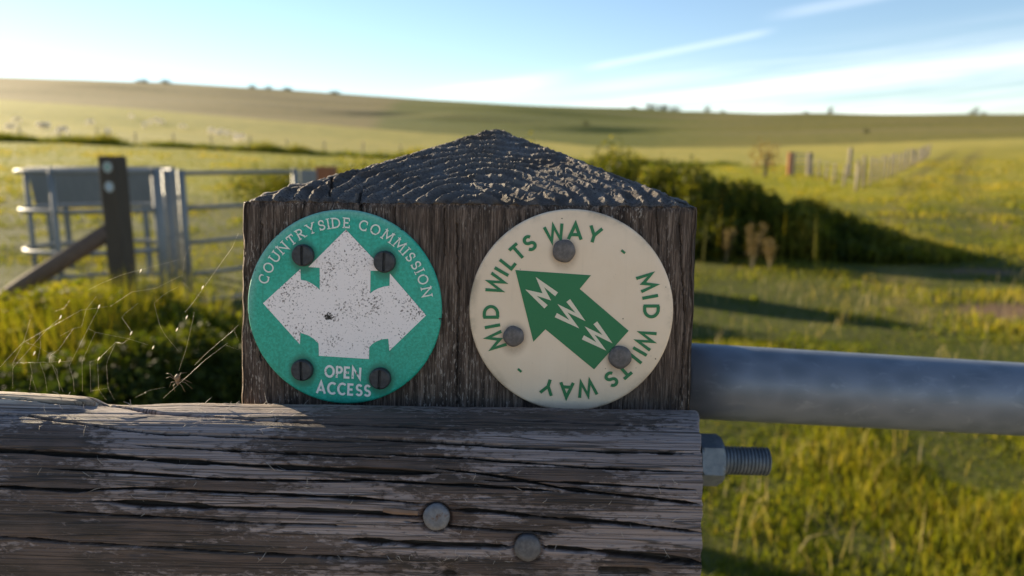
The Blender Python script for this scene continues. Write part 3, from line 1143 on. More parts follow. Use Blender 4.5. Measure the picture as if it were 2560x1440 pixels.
def L(u, v, y=0.0):
    """local (x, z) on the plane y (metres behind the face) for a photograph pixel"""
    o = FINV @ Vector((0, 0, EYE))
    d = (FINV.to_3x3()) @ pix_dir(u, v)
    k = (y - o.y) / d.y
    p = o + d * k
    return p.x, p.z


def to_pix(P):
    """project local points (n,3) to photograph pixels (used to lay out cracks and stains on the timber)"""
    M = np.array(FRAME)
    Wd = P @ M[:3, :3].T + M[:3, 3] - np.array([0, 0, EYE])
    cp, sp_ = math.cos(PITCH), math.sin(PITCH)
    dep = Wd[:, 1] * cp - Wd[:, 2] * sp_
    up = Wd[:, 1] * sp_ + Wd[:, 2] * cp
    return 1280 + FPX * Wd[:, 0] / dep, 720 - FPX * up / dep


def grid_normals(G, wrap_u=False):
    du = np.empty_like(G)
    if wrap_u:
        du = np.roll(G, -1, 1) - np.roll(G, 1, 1)
    else:
        du[:, 1:-1] = G[:, 2:] - G[:, :-2]
        du[:, 0], du[:, -1] = G[:, 1] - G[:, 0], G[:, -1] - G[:, -2]
    dv = np.empty_like(G)
    dv[1:-1] = G[2:] - G[:-2]
    dv[0], dv[-1] = G[1] - G[0], G[-1] - G[-2]
    N = np.cross(du, dv)
    return N / np.maximum(np.linalg.norm(N, axis=-1, keepdims=True), 1e-12)


def poly_dist(U, V_, pts):
    """distance of points to a polyline (photo pixels) and the position along it 0..1"""
    best = np.full(U.shape, 1e9)
    par = np.zeros(U.shape)
    n = len(pts) - 1
    for i in range(n):
        (x0, y0), (x1, y1) = pts[i], pts[i + 1]
        dx, dy = x1 - x0, y1 - y0
        k = np.clip(((U - x0) * dx + (V_ - y0) * dy) / (dx * dx + dy * dy), 0, 1)
        d = np.hypot(U - x0 - k * dx, V_ - y0 - k * dy)
        m_ = d < best
        best = np.where(m_, d, best)
        par = np.where(m_, (i + k) / n, par)
    return best, par


FLT, FRT = L(603, 500), L(1747, 515)
FLB, FRB = L(599, 1005), L(1727, 1032)
DEEP = 0.172
AP = L(1240, 322, DEEP * 0.5)
zb_ = FLB[1]
zground = (FINV @ Vector((P0.x, P0.y + 0.1, 0.0))).z
rows = [zground - 0.1] + list(np.linspace(zground, zb_ - 0.06, 14)) + list(np.linspace(zb_ - 0.055, 0, 70)) + []
z_lo = np.array(rows)
K_V, K_T = 200, 240
fu = []
def seg_u(n, s):
    return [(s, k / n) for k in range(n)]
per = seg_u(540, 0) + seg_u(50, 1) + seg_u(30, 2) + seg_u(70, 3)
per_s = np.array([p[0] for p in per])
per_f = np.array([p[1] for p in per])
a_ = np.select([per_s == 0, per_s == 1, per_s == 2, per_s == 3], [per_f, 1.0, 1 - per_f, 0.0])
b_ = np.select([per_s == 0, per_s == 1, per_s == 2, per_s == 3], [0.0, per_f, 1.0, 1 - per_f])


def rim_ring(f):
    """f: 0 = rail line, 1 = shoulder of the cap; negative goes down to the ground at constant width"""
    g = max(f, 0.0)
    xl = FLB[0] + (FLT[0] - FLB[0]) * g
    xr = FRB[0] + (FRT[0] - FRB[0]) * g
    zl = FLB[1] + (FLT[1] - FLB[1]) * f
    zr = FRB[1] + (FRT[1] - FRB[1]) * f
    return np.stack([xl + (xr - xl) * a_, DEEP * b_, zl + (zr - zl) * a_], -1)


hgt = FLT[1] - FLB[1]
f_ground = (zground - 0.1 - FLB[1]) / hgt
fs_ = np.concatenate([np.linspace(f_ground, -0.5, 14), np.linspace(-0.48, -0.12, 14), np.linspace(-0.1, 1.0, K_V)])
ringsG = [rim_ring(f) for f in fs_]
top_ring = ringsG[-1]
apex = np.array([AP[0], DEEP * 0.5, AP[1]])
ks = np.linspace(0, 0.996, K_T + 1)[1:]
for k in ks:
    ringsG.append(top_ring * (1 - k) + apex * k)
G = np.array(ringsG)
NR, NU = G.shape[:2]
N = grid_normals(G, True)
istop = np.zeros((NR, NU))
istop[-K_T:] = 1.0
istop[-K_T - 1] = 0.6
# corner wear
ca = np.minimum(np.abs(a_ - 0), np.abs(a_ - 1)) * 0.178
cb = np.minimum(np.abs(b_ - 0), np.abs(b_ - 1)) * DEEP
edge = np.hypot(ca, cb)[None, :] * np.ones((NR, 1))
X, Y, Z = G[..., 0], G[..., 1], G[..., 2]
wear = np.exp(-(edge / 0.0028) ** 2) * (0.0012 + 0.0011 * fbm(X * 160, Y * 160, Z * 55, 81, 3))
# side grain
gr = fbm(X * 420, Y * 420, Z * 22, 82, 4, 0.6)
gr2 = fbm(X * 900, Y * 900, Z * 60, 83, 3, 0.6)
chk = 1 - np.abs(vnoise(X * 170, Y * 170, Z * 9 + 4, 84))
checks = sstep(0.93, 1.0, chk)
side_d = 0.00030 * gr + 0.00016 * gr2 - 0.0007 * checks * sstep(-0.2, 0.4, fbm(X * 30, Y * 30, Z * 14, 85, 2))
# end grain of the cap
PITH = L(1195, 520)
rr = np.hypot((X - PITH[0]) * 1.0, (Y + 0.004) * 1.05)
warp = 0.0050 * fbm(X * 30, Y * 30, 0.4, 86, 3)
ph = (rr + warp) / 0.0064
sw = ph - np.floor(ph)
ridge = np.where(sw < 0.68, sw / 0.68, (1 - sw) / 0.32)
ridge = ridge ** 1.2
ang = np.arctan2(X - PITH[0], Y + 0.004)
crumb = fbm(X * 380 + 3, Y * 380, Z * 380, 87, 2, 0.5)
# short fibres standing along the radius, broken up ring by ring
lane = np.floor(ph)
wa = ang * (rr / 0.0017) * 0.5
worm = 1 - 2 * np.abs(vnoise(wa * 2.0 + 9 * vnoise(lane, 0.5, 0, 95) + 0.9 * crumb, ph * 1.7 + 0.5 * crumb, 0.0, 89))
worm2 = 1 - 2 * np.abs(vnoise(X * 300 + crumb, Z * 420 + Y * 160, 0.0, 96))
top_d = 0.0010 * (ridge - 0.5) * np.clip(0.8 + 0.9 * fbm(X * 70, Y * 70, 0.1, 97, 2), 0.1, 1.5) + 0.00034 * crumb * (0.4 + ridge) + 0.00024 * worm * (0.3 + ridge)
top_d = top_d + 0.0007 * fbm(X * 26, Y * 26, 2.2, 90, 2)
ringr = rr + warp
U_, V_ = to_pix(G.reshape(-1, 3))
U_, V_ = U_.reshape(NR, NU), V_.reshape(NR, NU)
front = ((per_s == 0)[None, :] * np.ones((NR, 1))).astype(bool)
crk = np.zeros((NR, NU))
for pts, wd, dp in (([(832, 425), (828, 455), (826, 490)], 4, 0.004), ([(905, 478), (897, 500), (900, 530), (896, 600)], 4.5, 0.0045),
                    ([(760, 500), (752, 560), (758, 700)], 2.5, 0.0015), ([(1500, 512), (1502, 548)], 3, 0.003), ([(655, 560), (650, 700), (652, 900)], 2.5, 0.002),
                    ([(1142, 560), (1146, 720), (1140, 1010)], 2.5, 0.0018), ([(1110, 520), (1112, 640)], 2.2, 0.0016), ([(1700, 560), (1712, 800), (1702, 1000)], 2.4, 0.0018),
                    ([(1640, 520), (1646, 610)], 2.2, 0.0015), ([(985, 520), (988, 560)], 2.4, 0.0018)):
    dd, _ = poly_dist(U_ + 3 * vnoise(V_ / 9, 0.3, 0, 91), V_, pts)
    crk = np.maximum(crk, dp * np.clip(1 - dd / wd, 0, 1))
crk = crk * front
D = side_d * (1 - istop) + top_d * istop - wear - crk
cap_line = np.exp(-((np.arange(NR)[:, None] - (NR - K_T - 1)) / 3.5) ** 2)
D = D - 0.0009 * cap_line
D = D * sstep(0, 3, (NR - 1) - np.arange(NR))[:, None] + 0
G2 = G + N * D[..., None]
i0 = np.arange(NR * NU).reshape(NR, NU)
nx = np.roll(i0, -1, 1)
Fq = np.stack([i0[:-1], nx[:-1], nx[1:], i0[1:]], -1).reshape(-1, 4)

mpw, t, out = new_mat('weathered_post_timber')
oc = objco(t)
top = t.attr('cap').outputs['Fac']
g1n = t.noise(t.mapping(oc, (420, 420, 34)), 1.0, 7, 0.7, 0.4)
g2n = t.noise(t.mapping(oc, (1500, 1500, 70)), 1.0, 5, 0.7)
g3n = t.noise(t.mapping(oc, (55, 55, 14)), 1.0, 4, 0.6)
fib = t.noise(t.mapping(oc, (1500, 1500, 330)), 1.0, 3, 0.6)
c = t.mix(t.ramp(g1n, 0.32, 0.72), (0.055, 0.038, 0.029), (0.29, 0.212, 0.165))
c = t.mix(t.ramp(g2n, 0.46, 0.58), t.mix(1.0, c, (0.42, 0.38, 0.36), 'MULTIPLY'), c)
c = t.mix(t.math('MULTIPLY', t.ramp(fib, 0.56, 0.66), t.ramp(g3n, 0.42, 0.62)), c, (0.40, 0.34, 0.29))
c = t.mix(t.ramp(g3n, 0.55, 0.75), c, t.mix(1.0, c, (0.55, 0.5, 0.48), 'MULTIPLY'))
# end grain: worm-like crumbling fibres arranged along the growth rings
cr_ = t.n('ShaderNodeCombineXYZ')
t.put(cr_.inputs[0], t.attr('ring').outputs['Fac'])
t.put(cr_.inputs[1], t.attr('ringarc').outputs['Fac'])
rv = cr_.outputs[0]
e1 = t.noise(t.mapping(rv, (560, 1150, 1)), 1.0, 3, 0.55, 1.3)
worms = t.math('SUBTRACT', 1.0, t.math('ABSOLUTE', t.math('MULTIPLY', t.math('SUBTRACT', e1, 0.5), 5.0)))
e3 = t.noise(t.mapping(rv, (1300, 2200, 1)), 1.0, 3, 0.6, 0.6)
e2 = t.noise(oc, 60, 3, 0.5)
rp = t.math('FRACT', t.math('MULTIPLY', t.attr('ring').outputs['Fac'], 1 / 0.0064))
late = t.ramp(t.math('ABSOLUTE', t.math('SUBTRACT', rp, 0.62)), 0.0, 0.34)
ce = t.mix(t.ramp(worms, 0.1, 0.85), (0.034, 0.028, 0.025), (0.30, 0.265, 0.24))
ce = t.mix(t.math('MULTIPLY', late, 0.55), ce, t.mix(1.0, ce, (0.35, 0.32, 0.32), 'MULTIPLY'))
ce = t.mix(t.math('MULTIPLY', t.ramp(e2, 0.5, 0.68), 0.7), ce, (0.085, 0.055, 0.035))
col = t.mix(top, c, ce)
hmix = t.math('ADD', t.math('MULTIPLY', g2n, 0.6), t.math('MULTIPLY', fib, 0.4))
htop = t.math('ADD', t.math('MULTIPLY', worms, 0.8), t.math('MULTIPLY', e3, 0.6))
hsel = t.n('ShaderNodeMix', data_type='FLOAT')
t.put(hsel.inputs[0], top)
t.put(hsel.inputs[2], hmix)
t.put(hsel.inputs[3], htop)
nb = t.bump(hsel.outputs[0], 1.0, 0.0017)
principled(t, out, col, t.math('SUBTRACT', 0.78, t.math('MULTIPLY', top, 0.12)), 0, 0.4, nb)
pme = raw_mesh('waymark_post', G2.reshape(-1, 3), Fq, mpw)
pme2 = pme
put_attr(pme, 'cap', istop.ravel())
put_attr(pme, 'ring', ringr.ravel())
put_attr(pme, 'ringarc', (ang * (0.35 * rr + 0.05)).ravel())
post = obj('waymark_post', pme, None, None, FRAME)
tag(post, 'weathered square timber gate post with pyramid top carrying two round waymarks', 'post')

# ------------------------------------------------------------------ half-round rail nailed across the post
PROF = [(0.0, -9), (3, -4.2), (8, -0.9), (13, 0), (19, -0.6), (25, -2.4), (31, -6.0), (36, -12.5), (40, -22), (42.5, -35), (43.5, -49), (43, -64), (40, -84), (34, -101), (24, -114), (10, -122), (0, -124)]
pq = np.array([p[0] for p in PROF]) / 1000
pw = np.array([p[1] for p in PROF]) / 1000


def catmull(q, n):
    out_ = []
    m_ = len(q)
    for s in np.linspace(0, m_ - 1, n):
        i = min(int(s), m_ - 2)
        f = s - i
        p0_, p1_, p2_, p3_ = q[max(i - 1, 0)], q[i], q[i + 1], q[min(i + 2, m_ - 1)]
        out_.append(0.5 * ((2 * p1_) + (-p0_ + p2_) * f + (2 * p0_ - 5 * p1_ + 4 * p2_ - p3_) * f * f + (-p0_ + 3 * p1_ - 3 * p2_ + p3_) * f ** 3))
    return np.array(out_)


prof = catmull(np.stack([pq, pw], -1), 400)
seglen = np.r_[0, np.cumsum(np.linalg.norm(np.diff(prof, axis=0), axis=1))]
# dense over the part in view, coarse underneath
svis = 0.078
ss = np.concatenate([np.linspace(0, svis, 360), np.linspace(svis, seglen[-1], 40)[1:]])
prof = np.stack([np.interp(ss, seglen, prof[:, k]) for k in (0, 1)], -1)
NT_ = len(prof)
# top line of the rail as seen against the post
A0, B0 = L(0, 1003, -0.013), L(1727, 1031, -0.013)
slope = (B0[1] - A0[1]) / (B0[0] - A0[0])
xr_end = FRB[0] + 0.0005
xs = np.concatenate([np.linspace(-1.05, -0.30, 40)[:-1], np.linspace(-0.30, xr_end, 620)])
Gx = np.repeat(xs[:, None], NT_, 1)
Gy = -prof[None, :, 0] * np.ones((len(xs), 1)) - 0.0006
Gz = A0[1] + slope * (Gx - A0[0]) + prof[None, :, 1]
# slanting saw cut at the right-hand end
cutf = np.clip((Gx - (xr_end - 0.02)) / 0.02, 0, 1)
Gx = Gx + cutf * (0.0007 * fbm(prof[None, :, 1] * 260, prof[None, :, 0] * 260, 0.0, 151, 3)) - cutf * (0.0058 * np.clip(prof[None, :, 0] / 0.0435, 0, 2) ** 1.3 - 0.002 * np.clip(prof[None, :, 1] / -0.05, 0, 1))
# broken slab still standing proud along the top at the left
slab_end = L(232, 1000, -0.013)[0]
sl = sstep(slab_end + 0.0035, slab_end - 0.004, Gx + 0.002 * fbm(Gx * 100, prof[None, :, 0] * 300, 0, 101, 2))
acr = np.exp(-((prof[None, :, 0] - 0.010) / 0.009) ** 4) * (prof[None, :, 1] > -0.02)
Gz = Gz + sl * acr * (0.0030 + 0.004 * np.clip((slab_end - Gx) / 0.09, 0, 1)) * 0.75
dip = np.exp(-((Gx - L(300, 1000, -0.013)[0]) / 0.014) ** 2) * acr
Gz = Gz - 0.0012 * dip
GR = np.stack([Gx, Gy, Gz], -1)
NRm = -grid_normals(GR)
if NRm[350, 170, 1] > 0:
    NRm = -NRm
S_ = ss[None, :] * np.ones((len(xs), 1))
X, T_ = Gx, S_
U_, V_ = to_pix(GR.reshape(-1, 3))
U_, V_ = U_.reshape(X.shape), V_.reshape(X.shape)
g1 = fbm(X * 14, T_ * 330, 0.2, 111, 4, 0.6)
g2 = fbm(X * 40, T_ * 900, 0.7, 112, 3, 0.6)
fine = 1 - np.abs(vnoise(X * 3 + 2, T_ * 400 + 0.7 * vnoise(X * 12, T_ * 40, 0, 113), 0.1, 114))
fchk = sstep(0.9, 1.0, fine) * sstep(-0.35, 0.5, fbm(X * 10, T_ * 60, 0, 115, 2))
CR = [  # (polyline in photo pixels, half width, depth in m)
    ([(-400, 1118), (0, 1126), (150, 1134), (300, 1143), (450, 1154), (600, 1163), (800, 1172), (1000, 1180), (1100, 1182)], 6.0, 0.006),
    ([(880, 1096), (1100, 1105), (1300, 1120), (1500, 1128), (1750, 1133)], 4.5, 0.0045),
    ([(-300, 985), (0, 993), (120, 1005), (260, 1013), (420, 1036), (560, 1046), (720, 1054), (860, 1063), (1040, 1070), (1200, 1078)], 4.0, 0.0035),
    ([(-200, 1028), (60, 1040), (280, 1072), (420, 1086), (620, 1094), (900, 1106)], 3.6, 0.003),
    ([(330, 1112), (520, 1125), (760, 1135), (980, 1146)], 3.2, 0.003),
    ([(-300, 1205), (0, 1218), (190, 1227), (350, 1221), (520, 1231), (750, 1240), (900, 1247), (1130, 1266)], 4.0, 0.004),
    ([(120, 1172), (330, 1182), (540, 1199), (720, 1202), (920, 1203)], 3.2, 0.003),
    ([(220, 1253), (420, 1263), (560, 1272), (720, 1276), (860, 1281), (1000, 1288), (1055, 1291)], 7.5, 0.0065),
    ([(480, 1268), (640, 1272), (780, 1280), (860, 1286)], 3.0, 0.003),
    ([(110, 1277), (280, 1288), (420, 1294), (560, 1305), (720, 1312), (900, 1316)], 3.0, 0.003),
    ([(-200, 1335), (0, 1343), (180, 1357), (340, 1366), (520, 1380), (640, 1387), (800, 1392), (1000, 1400)], 4.0, 0.004),
    ([(860, 1350), (1000, 1358), (1120, 1364), (1290, 1368)], 8.0, 0.007),
    ([(1350, 1369), (1420, 1374), (1540, 1384), (1650, 1395), (1765, 1410)], 9.0, 0.008),
    ([(1090, 1170), (1250, 1190), (1400, 1220), (1500, 1233), (1650, 1249), (1760, 1262)], 4.5, 0.0045),
    ([(1120, 1274), (1240, 1280), (1330, 1292), (1500, 1305), (1650, 1320), (1765, 1334)], 5.0, 0.005),
    ([(1000, 1302), (1160, 1320), (1300, 1330), (1400, 1336)], 3.0, 0.0025),
    ([(960, 1137), (1100, 1140), (1300, 1156), (1480, 1170), (1740, 1180)], 3.2, 0.003),
    ([(860, 1198), (1000, 1205), (1180, 1213), (1400, 1230)], 3.5, 0.003),
    ([(1250, 1050), (1450, 1058), (1740, 1072)], 3.0, 0.0025),
    ([(1180, 1200), (1420, 1206), (1600, 1217), (1750, 1225)], 3.0, 0.0025),
    ([(1400, 1424), (1560, 1434), (1760, 1450)], 4.0, 0.004),
    ([(640, 1424), (900, 1432), (1200, 1440)], 3.5, 0.003),
]
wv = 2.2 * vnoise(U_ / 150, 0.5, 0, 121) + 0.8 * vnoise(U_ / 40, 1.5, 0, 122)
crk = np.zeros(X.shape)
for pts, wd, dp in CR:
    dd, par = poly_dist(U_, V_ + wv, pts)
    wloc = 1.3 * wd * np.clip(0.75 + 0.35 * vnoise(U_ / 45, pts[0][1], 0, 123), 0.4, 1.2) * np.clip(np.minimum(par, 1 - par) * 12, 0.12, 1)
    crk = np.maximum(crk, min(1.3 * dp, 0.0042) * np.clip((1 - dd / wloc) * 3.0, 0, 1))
# flaked, pitted areas
flk = fbm(X * 60, T_ * 260, 0.9, 131, 4, 0.6)
flake = sstep(0.05, 0.25, flk)
vis = sstep(0.0, 0.0015, T_)
knots = np.zeros(X.shape)
for ku, kv in ((1110, 1418), (1280, 1418), (1400, 1425), (985, 1405), (960, 1398)):
    knots = np.maximum(knots, np.exp(-(((U_ - ku) / 26) ** 2 + ((V_ - kv) / 14) ** 2)))
D = 0.00006 * g1 + 0.00004 * g2 - 0.0004 * fchk - crk + 0.00012 * flake - 0.0012 * knots * (0.6 + 0.6 * flk)
D = D + 0.0005 * fbm(X * 5, T_ * 60, 0.3, 133, 3)
# counterbore where the two nails were driven below the surface
NAILS = [(1090, 1292, 33), (1320, 1370, 33)]
for nu, nv, nr_ in NAILS:
    dd = np.hypot(U_ - nu, V_ - nv)
    D = D - 0.0016 * sstep(44, 34, dd)
D = D * np.clip((NT_ - 1 - np.arange(NT_)) / 6, 0, 1)[None, :] * np.clip(np.arange(NT_) / 3, 0, 1)[None, :]
GR2 = GR + NRm * D[..., None]
# slivered saw-cut edge at the end
V4 = GR2.reshape(-1, 3)
i0 = np.arange(len(xs) * NT_).reshape(len(xs), NT_)
F4 = np.stack([i0[:-1, :-1], i0[1:, :-1], i0[1:, 1:], i0[:-1, 1:]], -1).reshape(-1, 4)
# end caps as fans, back closed by the flat
nv0 = len(V4)
endc = [GR2[-1].mean(0) + np.array([0, 0.004, 0]), GR2[0].mean(0)]
V4 = np.concatenate([V4, np.array(endc)])
tri = []
for k in range(NT_ - 1):
    tri.append((i0[-1, k], nv0, i0[-1, k + 1], i0[-1, k + 1]))
faces = [tuple(f) for f in F4.tolist()]
cap = [(int(i0[-1, k + 1]), int(i0[-1, k]), nv0) for k in range(NT_ - 1)] + [(int(i0[-1, 0]), int(i0[-1, -1]), nv0)]
cap += [(int(i0[0, k]), int(i0[0, k + 1]), nv0 + 1) for k in range(NT_ - 1)] + [(int(i0[0, -1]), int(i0[0, 0]), nv0 + 1)]
back = [(int(i0[i, 0]), int(i0[i, -1]), int(i0[i + 1, -1]), int(i0[i + 1, 0])) for i in range(len(xs) - 1)]

# stains: where the silver skin has been lost and dark timber or algae shows (laid out over the rail's surface)
def blob(u, v, ru, rv):
    return np.exp(-(((U_ - u) / ru) ** 2 + ((V_ - v) / rv) ** 2))


dark = np.zeros(X.shape)
for b in ((110, 1110, 170, 55), (130, 1200, 150, 60), (60, 1300, 260, 60), (330, 1330, 330, 55), (560, 1390, 360, 60), (150, 1420, 300, 60),
          (960, 1060, 260, 40), (1300, 1055, 400, 30), (880, 1120, 260, 40), (1000, 1170, 200, 30), (560, 1215, 180, 18), (1150, 1215, 180, 30),
          (1400, 1190, 160, 26), (1460, 1250, 180, 30), (1270, 1330, 140, 22), (1400, 1300, 120, 22), (1130, 1285, 70, 26), (1640, 1400, 160, 30), (1000, 1405, 120, 22), (1240, 1415, 240, 20)):
    dark = np.maximum(dark, blob(*b))
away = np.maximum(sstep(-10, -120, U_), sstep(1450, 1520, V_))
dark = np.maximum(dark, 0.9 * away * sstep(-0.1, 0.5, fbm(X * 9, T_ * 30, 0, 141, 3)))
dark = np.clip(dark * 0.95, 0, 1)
sunlit_fresh = sstep(0.022, 0.006, T_) * sstep(820, 640, U_)            # sunlit patch painted in as straw colour along the top arris
rust = np.zeros(X.shape)
for nu, nv, nr_ in NAILS[:1]:
    rust = np.maximum(rust, np.exp(-(np.hypot((U_ - nu) / 1.6, V_ - nv) / 38) ** 2))
rust = np.maximum(rust, blob(1000, 1276, 45, 7))

mrw, t, out = new_mat('silvered_rail_timber')
oc = objco(t)
sc_ = t.attr('arc').outputs['Fac']
sepo = t.n('ShaderNodeSeparateXYZ')
t.put(sepo.inputs[0], oc)
cmb = t.n('ShaderNodeCombineXYZ')
t.put(cmb.inputs[0], sepo.outputs[0])
t.put(cmb.inputs[1], sc_)
sv = cmb.outputs[0]
f1 = t.noise(t.mapping(sv, (4, 620, 1)), 1.0, 5, 0.6, 0.15)
f2 = t.noise(t.mapping(sv, (10, 2200, 1)), 1.0, 4, 0.65)
pt = t.noise(t.mapping(sv, (210, 640, 1)), 1.0, 8, 0.72, 0.3)
pt2 = t.noise(t.mapping(sv, (30, 110, 1)), 1.0, 4, 0.6)
dk = t.attr('stain').outputs['Fac']
silver = t.mix(t.ramp(f1, 0.3, 0.7), (0.215, 0.170, 0.157), (0.335, 0.275, 0.262))
silver = t.mix(t.ramp(f2, 0.34, 0.56), t.mix(1.0, silver, (0.58, 0.55, 0.55), 'MULTIPLY'), silver)
darkc = t.mix(t.ramp(pt2, 0.35, 0.65), (0.044, 0.033, 0.028), (0.11, 0.076, 0.064))
darkc = t.mix(t.ramp(f2, 0.5, 0.7), darkc, (0.13, 0.10, 0.088))
thr = t.math('ADD', t.math('MULTIPLY', dk, 0.36), t.math('ADD', t.math('MULTIPLY', pt, 0.95), t.math('MULTIPLY', t.math('SUBTRACT', pt2, 0.5), 0.35)))
msk = t.ramp(thr, 0.55, 0.68)
c = t.mix(msk, silver, darkc)
fr = t.attr('sunlit_fresh').outputs['Fac']
strawc = t.mix(t.ramp(f1, 0.3, 0.7), (0.36, 0.26, 0.17), (0.66, 0.55, 0.40))
strawc = t.mix(t.ramp(f2, 0.36, 0.5), t.mix(1.0, strawc, (0.5, 0.42, 0.36), 'MULTIPLY'), strawc)
c = t.mix(t.math('MULTIPLY', fr, 0.85), c, strawc)
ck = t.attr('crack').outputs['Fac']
c = t.mix(t.ramp(ck, 0.25, 0.8), c, t.mix(f1, (0.018, 0.012, 0.008), (0.07, 0.046, 0.03)))     # brown timber inside the splits, painted darker to deepen their shade
rs = t.attr('rust').outputs['Fac']
c = t.mix(t.math('MULTIPLY', rs, t.ramp(pt, 0.35, 0.6)), c, (0.075, 0.032, 0.018))
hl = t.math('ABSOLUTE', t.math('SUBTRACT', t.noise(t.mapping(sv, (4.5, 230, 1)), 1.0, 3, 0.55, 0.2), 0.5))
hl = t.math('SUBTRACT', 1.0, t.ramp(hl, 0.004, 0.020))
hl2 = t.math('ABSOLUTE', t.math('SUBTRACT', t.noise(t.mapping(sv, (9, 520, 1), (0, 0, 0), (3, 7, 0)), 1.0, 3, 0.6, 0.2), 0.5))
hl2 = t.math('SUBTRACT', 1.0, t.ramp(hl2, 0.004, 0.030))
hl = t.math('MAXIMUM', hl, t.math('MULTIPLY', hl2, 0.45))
c = t.mix(t.math('MULTIPLY', hl, 0.75), c, (0.02, 0.016, 0.014))  # hairline cracks too fine for the mesh, painted in as dark recess lines
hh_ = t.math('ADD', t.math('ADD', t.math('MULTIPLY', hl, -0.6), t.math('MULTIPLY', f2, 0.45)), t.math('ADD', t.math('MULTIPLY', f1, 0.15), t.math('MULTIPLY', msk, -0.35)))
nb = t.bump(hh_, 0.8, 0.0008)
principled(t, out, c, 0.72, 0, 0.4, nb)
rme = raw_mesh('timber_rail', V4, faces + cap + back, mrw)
put_attr(rme, 'arc', np.r_[T_.ravel(), 0.02, 0.02])
put_attr(rme, 'stain', np.r_[dark.ravel(), 0.7, 0.7])
put_attr(rme, 'sunlit_fresh', np.r_[np.clip(sunlit_fresh + sl * acr, 0, 1).ravel(), 0, 0])
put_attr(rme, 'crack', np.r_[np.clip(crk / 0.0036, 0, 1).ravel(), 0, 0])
put_attr(rme, 'rust', np.r_[rust.ravel(), 0, 0])
railroot = empty('timber_rail', matrix=FRAME)
tag(railroot, 'silvered half round timber rail with long cracks nailed across the waymarked post', 'rail')
obj('log', rme, railroot)

# ------------------------------------------------------------------ fixings
def fix_mat(name, c0, c1, rough, metal, rustc=None, scale=500):
    m_, t, out = new_mat(name)
    oc = objco(t)
    nz = t.noise(oc, scale, 5, 0.65)
    col = t.mix(t.ramp(nz, 0.3, 0.7), c0, c1)
    if rustc:
        col = t.mix(t.ramp(t.noise(oc, scale * 0.5, 4, 0.6), 0.55, 0.68), col, rustc)
    principled(t, out, col, rough, metal, 0.5, t.bump(nz, 0.4, 0.0004))
    return m_


M_SCREW = fix_mat('blackened_steel', (0.028, 0.030, 0.034), (0.062, 0.064, 0.07), 0.55, 0.35)
M_NAIL = fix_mat('dull_zinc', (0.095, 0.085, 0.082), (0.17, 0.152, 0.145), 0.65, 0.25)
M_NAIL2 = fix_mat('galvanised_nail', (0.075, 0.073, 0.078), (0.135, 0.13, 0.135), 0.65, 0.3)
M_RNAIL = fix_mat('rusted_nail', (0.12, 0.12, 0.13), (0.21, 0.21, 0.22), 0.6, 0.3, (0.085, 0.04, 0.025), 420)


def nail_head(parent, x, y, z, r_, mat, name='nail_head', lump=0.04, tilt_=(0, 0)):
    mb = MB()
    seg = 36
    rr_ = [r_ * (1 + lump * math.sin(2.3 * k * math.tau / seg * 2 + x * 900) * random.uniform(0.3, 1)) for k in range(seg)]
    for i in range(seg):
        rr_[i] = 0.5 * rr_[i] + 0.25 * rr_[i - 1] + 0.25 * rr_[(i + 1) % seg]
    vs_, fs = [], []
    lev = [(0.98, -0.002), (1.0, 0.0009), (0.94, 0.0015), (0.6, 0.00175), (0.25, 0.0018)]
    for s, h_ in lev:
        for k in range(seg):
            a = k * math.tau / seg
            vs_.append((rr_[k] * s * math.cos(a), -h_, rr_[k] * s * math.sin(a)))
    for i in range(len(lev) - 1):
        for k in range(seg):
            k2 = (k + 1) % seg
            fs.append((i * seg + k, i * seg + k2, (i + 1) * seg + k2, (i + 1) * seg + k))
    fs.append(tuple((len(lev) - 1) * seg + k for k in range(seg)))
    mb.add(vs_, fs)
    o = mb.build(name, mat, parent, True, (x, y, z))
    o.rotation_euler = (tilt_[0], 0, tilt_[1])
    return o


def rail_hit(u, v):
    """surface point of the rail under a photograph pixel"""
    k = np.argmin(np.hypot(U_ - u, V_ - v))
    return GR.reshape(-1, 3)[k], NRm.reshape(-1, 3)[k]


for (nu, nv, nr_), mt in zip(NAILS, (M_RNAIL, M_NAIL2)):
    p, n_ = rail_hit(nu, nv)
    dist = (FRAME @ Vector(p) - Vector((0, 0, EYE))).length
    tl_ = math.atan2(n_[2], -n_[1])
    nail_head(railroot, p[0] + n_[0] * -0.0006, p[1] - n_[1] * 0.0008, p[2] - n_[2] * 0.0008, nr_ / FPX * dist * 0.96, mt, 'nail_head', 0.03, (-tl_, 0))


